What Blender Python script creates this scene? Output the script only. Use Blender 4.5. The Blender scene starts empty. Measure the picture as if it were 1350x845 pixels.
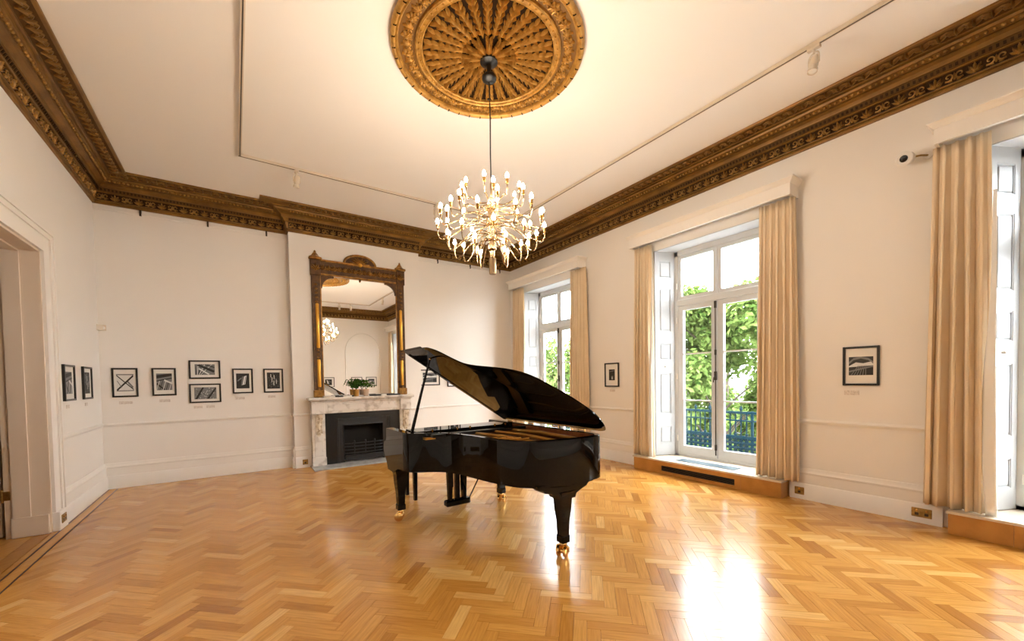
import bpy, bmesh, math, random
from mathutils import Vector, Matrix
random.seed(7)
PI = math.pi
SC = bpy.context.scene
COL = SC.collection

# ------------------------------------------------------------------ camera
def make_camera():
    f, cy, yaw, pitch, roll = 531.659, 513.957, 0.601024, -0.0262379, -0.0176656
    F0 = Vector((math.sin(yaw), math.cos(yaw), 0)); R0 = Vector((math.cos(yaw), -math.sin(yaw), 0)); U0 = Vector((0, 0, 1))
    F = F0 * math.cos(pitch) + U0 * math.sin(pitch)
    U1 = U0 * math.cos(pitch) - F0 * math.sin(pitch)
    R = R0 * math.cos(roll) + U1 * math.sin(roll)
    U = U1 * math.cos(roll) - R0 * math.sin(roll)
    cd = bpy.data.cameras.new('camera')
    cam = bpy.data.objects.new('camera', cd)
    COL.objects.link(cam)
    cd.sensor_fit = 'HORIZONTAL'; cd.sensor_width = 36.0
    cd.lens = f * 36.0 / 1350.0
    cd.shift_x = 0.0
    cd.shift_y = (cy - 422.5) / 1350.0
    cd.clip_start = 0.05; cd.clip_end = 200
    M = Matrix((R, U, -F)).transposed().to_4x4()
    M.translation = Vector((0, 0, 1.5))
    cam.matrix_world = M
    SC.camera = cam
make_camera()

# ------------------------------------------------------------------ sky and exposure
SKY_STRENGTH = 19.0
BULB_STRENGTH = 155.0
w = bpy.data.worlds.new('sky'); SC.world = w
w.use_nodes = True
bgn = w.node_tree.nodes['Background']
bgn.inputs['Color'].default_value = (0.92, 0.965, 1.0, 1)
bgn.inputs['Strength'].default_value = SKY_STRENGTH
vs = SC.view_settings
vs.view_transform = 'Standard'; vs.look = 'None'; vs.gamma = 1.0; vs.use_curve_mapping = False
vs.exposure = 0.74

# ------------------------------------------------------------------ dimensions
XL, YB, XR, YF = -1.608, 8.182, 5.616, -1.75
ZC, ZT, CP = 4.133, 4.499, 0.428          # cornice bottom, ceiling, cornice projection
BRX0, BRX1, BRY = 0.835, 3.195, 8.0       # chimney breast
WIN = [6.77, 3.23, -0.27]                 # window centres along the right wall

# ------------------------------------------------------------------ materials
MATS = {}
def mat(name, col, rough=0.5, metal=0.0, spec=0.5, coat=0.0, noise=None, bump=None, emit=None):
    """principled material; noise=(scale, second colour, low, high), bump=(scale, strength, distance)"""
    if name in MATS: return MATS[name]
    m = bpy.data.materials.new(name); m.use_nodes = True
    nt = m.node_tree; b = nt.nodes['Principled BSDF']
    b.inputs['Base Color'].default_value = (*col, 1)
    b.inputs['Roughness'].default_value = rough
    b.inputs['Metallic'].default_value = metal
    b.inputs['Specular IOR Level'].default_value = spec
    b.inputs['Coat Weight'].default_value = coat
    if coat: b.inputs['Coat Roughness'].default_value = 0.03
    tc = nt.nodes.new('ShaderNodeTexCoord')
    if noise:
        n = nt.nodes.new('ShaderNodeTexNoise'); n.inputs['Scale'].default_value = noise[0]; n.inputs['Detail'].default_value = 6
        nt.links.new(tc.outputs['Object'], n.inputs['Vector'])
        r = nt.nodes.new('ShaderNodeValToRGB')
        r.color_ramp.elements[0].position = noise[2]; r.color_ramp.elements[0].color = (*noise[1], 1)
        r.color_ramp.elements[1].position = noise[3]; r.color_ramp.elements[1].color = (*col, 1)
        nt.links.new(n.outputs['Fac'], r.inputs['Fac']); nt.links.new(r.outputs['Color'], b.inputs['Base Color'])
    if bump:
        n2 = nt.nodes.new('ShaderNodeTexNoise'); n2.inputs['Scale'].default_value = bump[0]; n2.inputs['Detail'].default_value = 4
        nt.links.new(tc.outputs['Object'], n2.inputs['Vector'])
        bp = nt.nodes.new('ShaderNodeBump'); bp.inputs['Strength'].default_value = bump[1]; bp.inputs['Distance'].default_value = bump[2]
        nt.links.new(n2.outputs['Fac'], bp.inputs['Height']); nt.links.new(bp.outputs['Normal'], b.inputs['Normal'])
    if emit:
        b.inputs['Emission Color'].default_value = (*emit[0], 1); b.inputs['Emission Strength'].default_value = emit[1]
    MATS[name] = m
    return m

M_wall = mat('wall_paint', (0.86, 0.82, 0.775), 0.6, spec=0.3, noise=(1.3, (0.85, 0.808, 0.762), 0.35, 0.65), bump=(60, 0.08, 0.001))
M_ceil = mat('ceiling_paint', (0.87, 0.835, 0.795), 0.7, spec=0.2)
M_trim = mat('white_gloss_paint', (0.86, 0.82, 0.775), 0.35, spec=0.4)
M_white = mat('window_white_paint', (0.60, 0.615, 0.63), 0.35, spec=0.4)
M_jamb = mat('jamb_warm_shade_tint', (0.80, 0.68, 0.56), 0.4)  # warm light and shade of the doorway put into the paint colour
M_shutter = mat('shutter_dimmed_white', (0.47, 0.485, 0.50), 0.4)  # darker copy of the window white, dimmed in colour against strong daylight
M_hall = mat('hall_paint', (0.66, 0.52, 0.38), 0.6)
M_gold = mat('cornice_gilt', (0.27, 0.132, 0.022), 0.42, metal=0.35, noise=(5, (0.17, 0.080, 0.012), 0.35, 0.65), bump=(40, 0.15, 0.002))
M_golddark = mat('cornice_frieze_ground', (0.055, 0.026, 0.008), 0.85, spec=0.15, noise=(14, (0.030, 0.015, 0.005), 0.35, 0.65))
M_soffit = mat('cornice_soffit_ground', (0.11, 0.055, 0.013), 0.7, spec=0.2)
M_roseborder = mat('rose_border_ground', (0.20, 0.095, 0.018), 0.5, metal=0.2)
M_goldorn = mat('cornice_ornament_gilt', (0.46, 0.25, 0.060), 0.40, metal=0.4, noise=(22, (0.20, 0.10, 0.022), 0.36, 0.60))
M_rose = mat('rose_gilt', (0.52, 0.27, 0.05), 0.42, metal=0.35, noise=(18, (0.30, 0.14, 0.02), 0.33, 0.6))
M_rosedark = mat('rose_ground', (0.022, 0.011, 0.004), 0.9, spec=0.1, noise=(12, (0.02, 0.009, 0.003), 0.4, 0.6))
M_mgold = mat('mirror_gilt', (0.40, 0.20, 0.040), 0.36, metal=0.5, noise=(14, (0.20, 0.09, 0.016), 0.36, 0.62))
M_mgdark = mat('mirror_gilt_ground', (0.115, 0.048, 0.010), 0.5, metal=0.3, noise=(14, (0.06, 0.025, 0.006), 0.36, 0.62))
M_mgoldlite = mat('mirror_burnished_gilt', (0.80, 0.42, 0.06), 0.28, metal=0.7)
M_mirror = mat('silvered_glass', (0.93, 0.93, 0.92), 0.0, metal=1.0)
M_black = mat('piano_lacquer', (0.003, 0.003, 0.0035), 0.03, spec=0.24)
M_blacksatin = mat('black_satin', (0.008, 0.008, 0.009), 0.35)
M_brass = mat('brass', (0.80, 0.50, 0.16), 0.18, metal=1.0)
M_agedbrass = mat('aged_brass_plate', (0.42, 0.27, 0.09), 0.35, metal=0.8, noise=(30, (0.28, 0.17, 0.05), 0.4, 0.6))
M_chrome = mat('nickel', (0.78, 0.72, 0.62), 0.12, metal=1.0)
M_arm = mat('chandelier_brass', (0.42, 0.30, 0.17), 0.22, metal=1.0)
M_plate = mat('piano_plate_gold', (0.62, 0.33, 0.07), 0.32, metal=0.6)
M_innerwood = mat('piano_inner_rim', (0.36, 0.11, 0.022), 0.3, noise=(20, (0.26, 0.075, 0.015), 0.4, 0.6))
M_sound = mat('soundboard_wood', (0.50, 0.24, 0.06), 0.35)
M_ivory = mat('piano_key_white', (0.80, 0.78, 0.72), 0.25)
M_curtain = mat('curtain_linen', (0.81, 0.66, 0.475), 0.85, spec=0.1, noise=(3, (0.775, 0.615, 0.425), 0.35, 0.65))
M_lining = mat('curtain_lining', (0.85, 0.83, 0.80), 0.8, spec=0.1)
M_marble = mat('mantel_marble', (0.78, 0.73, 0.67), 0.25, noise=(7, (0.50, 0.43, 0.37), 0.33, 0.50))
M_marbleorn = mat('carved_marble', (0.70, 0.60, 0.46), 0.35, noise=(18, (0.36, 0.26, 0.15), 0.36, 0.55))
M_hearth = mat('hearth_marble', (0.50, 0.49, 0.48), 0.2, noise=(9, (0.38, 0.37, 0.37), 0.35, 0.6))
M_iron = mat('black_cast_iron', (0.012, 0.012, 0.013), 0.38, bump=(50, 0.2, 0.002))
M_slip = mat('black_slate', (0.010, 0.010, 0.011), 0.25)
M_soot = mat('firebox_soot', (0.012, 0.010, 0.008), 0.9)
M_frame = mat('picture_frame_black', (0.008, 0.007, 0.006), 0.3)
M_mount = mat('picture_mount', (0.80, 0.77, 0.72), 0.7)
M_ink = mat('print_black', (0.012, 0.012, 0.012), 0.5)
M_grey = mat('print_grey', (0.18, 0.18, 0.18), 0.5)
M_pale = mat('print_pale', (0.70, 0.69, 0.67), 0.5)
M_card = mat('caption_card', (0.76, 0.69, 0.63), 0.7, noise=(90, (0.56, 0.49, 0.44), 0.38, 0.54))
M_bookw = mat('booklet_white', (0.78, 0.75, 0.70), 0.6)
M_bookb = mat('booklet_black', (0.012, 0.012, 0.012), 0.4)
M_potgold = mat('gilt_pot', (0.55, 0.30, 0.07), 0.3, metal=0.6)
M_potpink = mat('stone_pot', (0.62, 0.46, 0.36), 0.6)
M_soil = mat('potting_soil', (0.03, 0.02, 0.012), 0.9)
M_plastic = mat('white_plastic', (0.80, 0.77, 0.73), 0.35)
M_lens = mat('dark_lens', (0.01, 0.01, 0.012), 0.1)
M_track = mat('track_cream_metal', (0.66, 0.56, 0.44), 0.4)
M_trackdark = mat('track_slot', (0.08, 0.06, 0.042), 0.6)
M_lampglass = mat('spot_glass', (0.75, 0.72, 0.66), 0.12)
M_rail = mat('railing_teal_paint', (0.002, 0.017, 0.026), 0.8, spec=0.1)
M_stone = mat('balcony_stone', (0.42, 0.42, 0.42), 0.7)
M_grille = mat('blue_grey_steel', (0.075, 0.12, 0.15), 0.45)
M_street = mat('street_paving', (0.22, 0.22, 0.22), 0.8, noise=(0.6, (0.16, 0.16, 0.16), 0.4, 0.6))
M_bark = mat('tree_bark', (0.05, 0.035, 0.022), 0.9, noise=(8, (0.025, 0.018, 0.012), 0.4, 0.6))
M_darkmetal = mat('bronze_hardware', (0.05, 0.04, 0.03), 0.4, metal=0.6)
M_bulb = mat('lit_bulb', (1, 0.9, 0.7), 0.3, emit=((1.0, 0.85, 0.66), BULB_STRENGTH))
M_gap = mat('floor_joint', (0.10, 0.045, 0.012), 0.7)
M_inlay = mat('dark_inlay', (0.05, 0.02, 0.008), 0.55, spec=0.2)

def wood_mat(name, stops, rough, grain=0.35, spec=0.5):
    """honey wood: a colour per block from the 'tone' attribute, grain along the UV's u"""
    m = bpy.data.materials.new(name); m.use_nodes = True
    nt = m.node_tree; b = nt.nodes['Principled BSDF']
    at = nt.nodes.new('ShaderNodeAttribute'); at.attribute_name = 'tone'
    r = nt.nodes.new('ShaderNodeValToRGB')
    e = r.color_ramp.elements
    e[0].position = 0; e[0].color = (*stops[0], 1); e[1].position = 1; e[1].color = (*stops[-1], 1)
    for i, s in enumerate(stops[1:-1]):
        el = e.new((i + 1) / (len(stops) - 1)); el.color = (*s, 1)
    nt.links.new(at.outputs['Fac'], r.inputs['Fac'])
    uv = nt.nodes.new('ShaderNodeUVMap'); uv.uv_map = 'UVMap'
    mp = nt.nodes.new('ShaderNodeMapping'); mp.inputs['Scale'].default_value = (5, 75, 1)
    nt.links.new(uv.outputs['UV'], mp.inputs['Vector'])
    n = nt.nodes.new('ShaderNodeTexNoise'); n.inputs['Scale'].default_value = 1.0; n.inputs['Detail'].default_value = 5
    nt.links.new(mp.outputs['Vector'], n.inputs['Vector'])
    mx = nt.nodes.new('ShaderNodeMix'); mx.data_type = 'RGBA'; mx.blend_type = 'MULTIPLY'
    mx.inputs['Factor'].default_value = grain
    nt.links.new(r.outputs['Color'], mx.inputs['A']); 
    r2 = nt.nodes.new('ShaderNodeValToRGB'); r2.color_ramp.elements[0].position = 0.3; r2.color_ramp.elements[0].color = (0.45, 0.36, 0.28, 1)
    r2.color_ramp.elements[1].position = 0.62; r2.color_ramp.elements[1].color = (1, 1, 1, 1)
    nt.links.new(n.outputs['Fac'], r2.inputs['Fac']); nt.links.new(r2.outputs['Color'], mx.inputs['B'])
    nt.links.new(mx.outputs['Result'], b.inputs['Base Color'])
    b.inputs['Roughness'].default_value = rough
    b.inputs['Specular IOR Level'].default_value = spec
    MATS[name] = m
    return m
M_parquet = wood_mat('oak_parquet', [(0.44, 0.185, 0.032), (0.58, 0.268, 0.050), (0.67, 0.340, 0.078), (0.77, 0.450, 0.140)], 0.20, 0.38, 0.6)
M_oak = mat('oak_veneer', (0.50, 0.225, 0.05), 0.3, noise=(6, (0.42, 0.18, 0.036), 0.38, 0.62))
M_oaktop = mat('pale_oak_top', (0.66, 0.56, 0.44), 0.25)

def glass_mat():
    m = bpy.data.materials.new('window_glass'); m.use_nodes = True
    nt = m.node_tree; nt.nodes.clear()
    o = nt.nodes.new('ShaderNodeOutputMaterial'); t = nt.nodes.new('ShaderNodeBsdfTransparent'); t.inputs[0].default_value = (0.97, 0.98, 0.975, 1)
    g = nt.nodes.new('ShaderNodeBsdfGlossy'); g.inputs['Roughness'].default_value = 0.0
    mx = nt.nodes.new('ShaderNodeMixShader'); mx.inputs[0].default_value = 0.04
    nt.links.new(t.outputs[0], mx.inputs[1]); nt.links.new(g.outputs[0], mx.inputs[2])
    nt.links.new(mx.outputs[0], o.inputs[0])
    return m
M_glass = glass_mat()

def leaf_mat(name, a, b_, trans=0.35):
    m = bpy.data.materials.new(name); m.use_nodes = True
    nt = m.node_tree; nt.nodes.clear()
    o = nt.nodes.new('ShaderNodeOutputMaterial')
    at = nt.nodes.new('ShaderNodeAttribute'); at.attribute_name = 'tone'
    r = nt.nodes.new('ShaderNodeValToRGB'); r.color_ramp.elements[0].color = (*a, 1); r.color_ramp.elements[1].color = (*b_, 1)
    nt.links.new(at.outputs['Fac'], r.inputs['Fac'])
    d = nt.nodes.new('ShaderNodeBsdfDiffuse'); t = nt.nodes.new('ShaderNodeBsdfTranslucent')
    nt.links.new(r.outputs[0], d.inputs[0]); nt.links.new(r.outputs[0], t.inputs[0])
    mx = nt.nodes.new('ShaderNodeMixShader'); mx.inputs[0].default_value = trans
    nt.links.new(d.outputs[0], mx.inputs[1]); nt.links.new(t.outputs[0], mx.inputs[2]); nt.links.new(mx.outputs[0], o.inputs[0])
    return m
M_leaf = leaf_mat('tree_leaf', (0.026, 0.060, 0.010), (0.17, 0.225, 0.065), 0.42)
M_fern = leaf_mat('pot_plant_leaf', (0.02, 0.07, 0.012), (0.09, 0.20, 0.04), 0.2)

# ------------------------------------------------------------------ mesh building
class MB:
    def __init__(s): s.v = []; s.f = []; s.mi = []; s.tone = []; s.uv = {}
    def add(s, vs, fs, mi=0, tone=0.5):
        o = len(s.v); s.v += [tuple(p) for p in vs]
        for f in fs:
            s.f.append(tuple(i + o for i in f)); s.mi.append(mi); s.tone.append(tone)
        return s
    def box(s, x0, y0, z0, x1, y1, z1, mi=0, tone=0.5):
        x0, x1 = min(x0, x1), max(x0, x1); y0, y1 = min(y0, y1), max(y0, y1); z0, z1 = min(z0, z1), max(z0, z1)
        return s.add([(x0,y0,z0),(x1,y0,z0),(x1,y1,z0),(x0,y1,z0),(x0,y0,z1),(x1,y0,z1),(x1,y1,z1),(x0,y1,z1)],
              [(3,2,1,0),(4,5,6,7),(0,1,5,4),(1,2,6,5),(2,3,7,6),(3,0,4,7)], mi, tone)
    def cbox(s, c, d, mi=0):
        return s.box(c[0]-d[0]/2, c[1]-d[1]/2, c[2]-d[2]/2, c[0]+d[0]/2, c[1]+d[1]/2, c[2]+d[2]/2, mi)
    def bbox(s, x0, y0, z0, x1, y1, z1, b=0.004, mi=0):
        """box with chamfered edges"""
        bm = bmesh.new(); bmesh.ops.create_cube(bm, size=1)
        for v in bm.verts:
            v.co = Vector(((x0+x1)/2 + v.co.x*(x1-x0), (y0+y1)/2 + v.co.y*(y1-y0), (z0+z1)/2 + v.co.z*(z1-z0)))
        bmesh.ops.bevel(bm, geom=list(bm.edges), offset=b, segments=1, affect='EDGES', profile=0.5)
        bm.verts.index_update()
        s.add([v.co for v in bm.verts], [[v.index for v in f.verts] for f in bm.faces], mi); bm.free(); return s
    def prism(s, poly, fn, d0, d1, mi=0):
        """extrude a 2D polygon; fn(a, b, d) -> point"""
        n = len(poly)
        vs = [fn(a, b, d0) for a, b in poly] + [fn(a, b, d1) for a, b in poly]
        fs = [tuple(range(n))[::-1], tuple(range(n, 2*n))] + [(i, (i+1) % n, n + (i+1) % n, n + i) for i in range(n)]
        return s.add(vs, fs, mi)
    def lathe(s, prof, seg=16, c=(0,0,0), mi=0, axis='z'):
        n = len(prof); vs = []
        for k in range(seg):
            a = 2*PI*k/seg
            for r, h in prof:
                p = (r*math.cos(a), r*math.sin(a), h)
                if axis == 'x': p = (p[2], p[0], p[1])
                if axis == 'y': p = (p[0], p[2], p[1])
                vs.append((c[0]+p[0], c[1]+p[1], c[2]+p[2]))
        fs = []
        for k in range(seg):
            k2 = (k+1) % seg
            for i in range(n-1):
                fs.append((k*n+i, k2*n+i, k2*n+i+1, k*n+i+1))
        loop = prof[0] == prof[-1]
        if prof[0][0] > 1e-5 and not loop: fs.append(tuple(k*n for k in range(seg))[::-1])
        if prof[-1][0] > 1e-5 and not loop: fs.append(tuple(k*n+n-1 for k in range(seg)))
        return s.add(vs, fs, mi)
    def tube(s, pts, r, seg=6, mi=0, cap=True):
        pts = [Vector(p) for p in pts]; n = len(pts)
        rs = r if isinstance(r, (list, tuple)) else [r]*n
        up = None; vs = []
        for i in range(n):
            t = (pts[min(i+1, n-1)] - pts[max(i-1, 0)]).normalized()
            if up is None:
                up = Vector((0,0,1)) if abs(t.z) < 0.9 else Vector((1,0,0))
            a = t.cross(up)
            if a.length < 1e-6: a = t.cross(Vector((0,1,0)))
            a.normalize(); up = a.cross(t).normalized()
            for k in range(seg):
                an = 2*PI*k/seg
                vs.append(pts[i] + a*(rs[i]*math.cos(an)) + up*(rs[i]*math.sin(an)))
        fs = [(i*seg+k, i*seg+(k+1) % seg, (i+1)*seg+(k+1) % seg, (i+1)*seg+k) for i in range(n-1) for k in range(seg)]
        if cap: fs += [tuple(range(seg))[::-1], tuple(range((n-1)*seg, n*seg))]
        return s.add(vs, fs, mi)
    def sphere(s, c, r, seg=10, rings=6, sz=1.0, mi=0):
        return s.lathe([(r*math.sin(PI*i/rings), -r*sz*math.cos(PI*i/rings)) for i in range(rings+1)], seg, c, mi)
    def xf(s, M):
        s.v = [tuple(M @ Vector(p)) for p in s.v]; return s
    def merge(s, o, M=None):
        vs = [tuple(M @ Vector(p)) for p in o.v] if M else o.v
        k = len(s.v); s.v += vs
        s.f += [tuple(i + k for i in f) for f in o.f]; s.mi += o.mi; s.tone += o.tone
        return s
    def mesh(s, name, mats, smooth=None, tone=False, uvf=None):
        me = bpy.data.meshes.new(name)
        me.from_pydata(s.v, [], s.f)
        for m in (mats if isinstance(mats, (list, tuple)) else [mats]): me.materials.append(m)
        if any(s.mi): me.polygons.foreach_set('material_index', s.mi)
        if tone:
            at = me.attributes.new('tone', 'FLOAT', 'FACE'); at.data.foreach_set('value', s.tone)
        if uvf:
            ul = me.uv_layers.new(name='UVMap'); uvf(me, ul)
        if smooth is not None:
            me.polygons.foreach_set('use_smooth', [True]*len(me.polygons))
            me.set_sharp_from_angle(angle=math.radians(smooth))
        me.update()
        bm = bmesh.new(); bm.from_mesh(me); bmesh.ops.recalc_face_normals(bm, faces=bm.faces[:]); bm.to_mesh(me); bm.free()
        return me
    def build(s, name, mats, parent=None, smooth=None, local=False, kind=None, tone=False, base=None):
        """link as one object; world-space vertices are moved into the parent's (or base's) frame"""
        if parent is not None and not local:
            L = wloc(parent); s.v = [(p[0]-L.x, p[1]-L.y, p[2]-L.z) for p in s.v]
        elif base is not None:
            s.v = [(p[0]-base[0], p[1]-base[1], p[2]-base[2]) for p in s.v]
        ob = bpy.data.objects.new(name, s.mesh(name, mats, smooth, tone))
        COL.objects.link(ob)
        if parent is not None: ob.parent = parent
        elif base is not None: ob.location = base
        if kind: ob['kind'] = kind
        return ob
def wloc(o):
    L = Vector(o.location)
    while o.parent is not None:
        o = o.parent; L = L + Vector(o.location)
    return L
def link(name, me, parent=None, loc=(0,0,0), rot=(0,0,0)):
    ob = bpy.data.objects.new(name, me); COL.objects.link(ob); ob.parent = parent
    ob.location = loc; ob.rotation_euler = rot; return ob
def thing(name, label, cat, loc=(0,0,0), group=None):
    o = bpy.data.objects.new(name, None); COL.objects.link(o); o.location = loc; o.empty_display_size = 0.1
    return tag(o, label, cat, group)
def tag(o, label, cat, group=None):
    o['label'] = label; o['category'] = cat
    if group: o['group'] = group
    return o
def structure(o):
    o['kind'] = 'structure'; return o
def sempty(name, loc=(0,0,0)):
    o = bpy.data.objects.new(name, None); COL.objects.link(o); o.location = loc; o.empty_display_size = 0.1
    return structure(o)
def dup(root, loc, label=None):
    def cp(o, par):
        c = o.copy(); COL.objects.link(c); c.parent = par
        for ch in list(o.children): cp(ch, c)
        return c
    r = cp(root, None); r.location = loc
    if label: r['label'] = label
    return r
def smooth_path(pts, n=6, closed=False):
    """Catmull-Rom through the points"""
    P = [Vector(p) for p in pts]; out = []
    m = len(P)
    for i in range(m if closed else m-1):
        if closed: a, b, c, d = P[i-1], P[i], P[(i+1) % m], P[(i+2) % m]
        else: a, b, c, d = P[max(i-1,0)], P[i], P[i+1], P[min(i+2, m-1)]
        for k in range(n):
            t = k/n
            out.append(0.5*((2*b) + (c-a)*t + (2*a-5*b+4*c-d)*t*t + (3*b-a-3*c+d)*t**3))
    if not closed: out.append(P[-1])
    return out

# ------------------------------------------------------------------ floor
floor = structure(MB().box(XL-2.6, YF-0.3, -0.12, XR+0.35, YB+0.3, -0.012).build('floor', M_gap))
def clip_poly(poly, x0, x1, y0, y1):
    for ax, lim, sg in ((0, x0, 1), (0, x1, -1), (1, y0, 1), (1, y1, -1)):
        out = []
        for i in range(len(poly)):
            a, b = poly[i], poly[(i+1) % len(poly)]
            ia, ib = (a[ax]-lim)*sg >= 0, (b[ax]-lim)*sg >= 0
            if ia: out.append(a)
            if ia != ib:
                t = (lim-a[ax])/(b[ax]-a[ax])
                out.append((a[0]+(b[0]-a[0])*t, a[1]+(b[1]-a[1])*t))
        poly = out
        if len(poly) < 3: return []
    return poly
def parquet():
    W, L, G = 0.080, 0.352, 0.0008
    r2 = math.sqrt(0.5)
    def w2(a, b): return (a*r2 - b*r2 + 2.0, a*r2 + b*r2 + 3.0)
    X0, X1, Y0, Y1 = XL+0.152, XR-0.036, YF+0.036, YB-0.036
    blocks = []
    for m in range(-22, 23):
        for k in range(-150, 151):
            oa, ob = k*W + m*L, k*W - m*L
            for typ in (0, 1):
                if typ == 0: q = [(oa+G, ob+G), (oa+L-G, ob+G), (oa+L-G, ob+W-G), (oa+G, ob+W-G)]
                else: q = [(oa+G, ob+W+G), (oa+W-G, ob+W+G), (oa+W-G, ob+W+L-G), (oa+G, ob+W+L-G)]
                cx = sum(p[0] for p in q)/4; cy = sum(p[1] for p in q)/4
                c = w2(cx, cy)
                if not (X0-0.2 < c[0] < X1+0.2 and Y0-0.2 < c[1] < Y1+0.2): continue
                poly = clip_poly([w2(*p) for p in q], X0, X1, Y0, Y1)
                if len(poly) < 3: continue
                ar = abs(sum(poly[i][0]*poly[(i+1) % len(poly)][1] - poly[(i+1) % len(poly)][0]*poly[i][1] for i in range(len(poly))))/2
                if ar < 2e-4: continue
                blocks.append((poly, typ, c))
    # the largest in view: nearest to the camera inside the frame's wedge
    yaw = 0.601024
    def key(bk):
        x, y = bk[2]
        d = x*math.sin(yaw) + y*math.cos(yaw); s = x*math.cos(yaw) - y*math.sin(yaw)
        vis = d > 2.42 and abs(s) < d*1.26
        return (0 if vis else 1, math.hypot(x, y) if vis else 99)
    blocks.sort(key=key)
    rnd = random.Random(11)
    def fill(mb, info, poly, typ, c):
        n = len(poly); dz = rnd.uniform(-0.00025, 0.00025)
        tx, ty = (rnd.gauss(0, 0.0016), rnd.gauss(0, 0.0016)) if c else (0, 0); mx_, my_ = (c if c else (0, 0))
        vs = [(p[0], p[1], -0.02) for p in poly] + [(p[0], p[1], dz + (p[0]-mx_)*tx + (p[1]-my_)*ty) for p in poly]
        tone = min(1, max(0, rnd.gauss(0.5, 0.22)))
        fs = [tuple(range(n, 2*n))] + [(i, (i+1) % n, n + (i+1) % n, n + i) for i in range(n)]
        off = (rnd.uniform(0, 50), rnd.uniform(0, 50))
        mb.add(vs, fs, 0, tone)
        info += [(typ, off)]*len(fs)
    def mk(name, mb, info):
        def uvf(me, ul):
            for p in me.polygons:
                typ, off = info[p.index]
                for li in p.loop_indices:
                    co = me.vertices[me.loops[li].vertex_index].co
                    a = (co.x-2)*r2 + (co.y-3)*r2; b = -(co.x-2)*r2 + (co.y-3)*r2
                    u, v = (a, b) if typ == 0 else (b, a)
                    ul.data[li].uv = (u + off[0], v + off[1])
        me = bpy.data.meshes.new(name); me.from_pydata(mb.v, [], mb.f); me.materials.append(M_parquet)
        at = me.attributes.new('tone', 'FLOAT', 'FACE'); at.data.foreach_set('value', mb.tone)
        ul = me.uv_layers.new(name='UVMap'); uvf(me, ul); me.update()
        return link(name, me, floor)
    for bk in blocks[:300]:
        mb = MB(); info = []; fill(mb, info, *bk); mk('parquet_block', mb, info)
    mb = MB(); info = []
    for bk in blocks[300:]: fill(mb, info, *bk)
    mk('parquet_blocks', mb, info)['kind'] = 'stuff'
    # border along the left wall: two dark inlay strips and the boards between, hall boards beyond the doorway
    for x0, x1 in ((XL+0.048, XL+0.060), (XL+0.138, XL+0.150)):
        MB().box(x0, YF+0.01, -0.02, x1, YB-0.01, 0.0002).build('inlay_strip', M_inlay, floor)
    bi = [XL+0.002, XL+0.047, XL+0.061, XL+0.137]
    for x0, x1 in ((bi[0], bi[1]), (bi[2], bi[3])):
        y = YF + 0.02
        while y < YB - 0.05:
            y2 = min(y + rnd.uniform(0.9, 1.5), YB-0.02)
            mb = MB(); info = []; fill(mb, info, [(x0, y), (x1, y), (x1, y2-0.002), (x0, y2-0.002)], 0, None); mk('border_board', mb, info)
            y = y2
    for x0, x1, y0, y1 in ((XR-0.035, XR+0.30, YF, YB), (XL, XR, YB-0.035, YB), (XL, XR, YF, YF+0.035), ):
        mb = MB(); info = []; fill(mb, info, [(x0, y0), (x1, y0), (x1, y1), (x0, y1)], 0, None); mk('border_board', mb, info)
    x = XL - 2.5
    while x < XL - 0.01:
        x2 = min(x + 0.14, XL)
        mb = MB(); info = []; fill(mb, info, [(x, 3.5), (x2-0.002, 3.5), (x2-0.002, YB), (x, YB)], 0, None); mk('hall_board', mb, info)
        x = x2
parquet()

# ------------------------------------------------------------------ walls
def wall_openings(mb, x0, x1, ya, yb, z0, z1, ops):
    """wall slab between x0..x1 running along y with rectangular openings (y0, y1, z0, z1)"""
    y = ya
    for (o0, o1, b, t) in sorted(ops):
        mb.box(x0, y, z0, x1, o0, z1)
        if b > z0: mb.box(x0, o0, z0, x1, o1, b)
        mb.box(x0, o0, t, x1, o1, z1)
        y = o1
    mb.box(x0, y, z0, x1, yb, z1)
DY0, DY1, DZ = 4.72, 6.135, 2.90            # doorway in the left wall
WHW, WTOP, WBOT = 0.865, 3.52, 0.14
mb = MB(); wall_openings(mb, XL-0.31, XL, YF-0.3, YB+0.3, -0.12, 4.62, [(DY0, DY1, -0.12, DZ)])
structure(mb.build('wall_left', M_wall))
mb = MB(); wall_openings(mb, XR, XR+0.45, YF-0.3, YB+0.3, -0.12, 4.62, [(c-WHW, c+WHW, WBOT, WTOP) for c in WIN])
structure(mb.build('wall_right', M_wall))
# back wall with the chimney breast and its fire opening
FX0, FX1, FZ = 1.50, 2.47, 0.84
mb = MB().box(XL, YB, -0.12, XR, YB+0.3, 4.62)
mb.box(BRX0, BRY, 0, FX0, YB, ZT+0.05); mb.box(FX1, BRY, 0, BRX1, YB, ZT+0.05); mb.box(FX0, BRY, FZ, FX1, YB, ZT+0.05)
structure(mb.build('wall_back', M_wall))
structure(MB().box(XL, YF-0.3, -0.12, XR, YF, 4.62).build('wall_front', M_wall))
ceiling = structure(MB().box(XL-0.3, YF-0.3, ZT, XR+0.45, YB+0.3, ZT+0.15).build('ceiling', M_ceil))
# hall beyond the doorway
hall = MB().box(XL-2.6, 3.4, -0.12, XL-2.5, YB, 3.5); hall.box(XL-2.6, YB-0.1, -0.12, XL-0.31, YB, 3.5); hall.box(XL-2.6, 3.3, -0.12, XL-0.31, 3.4, 3.5); hall.box(XL-2.6, 3.3, 3.4, XL-0.31, YB, 3.5)
structure(hall.build('wall_hall', M_hall))

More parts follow.
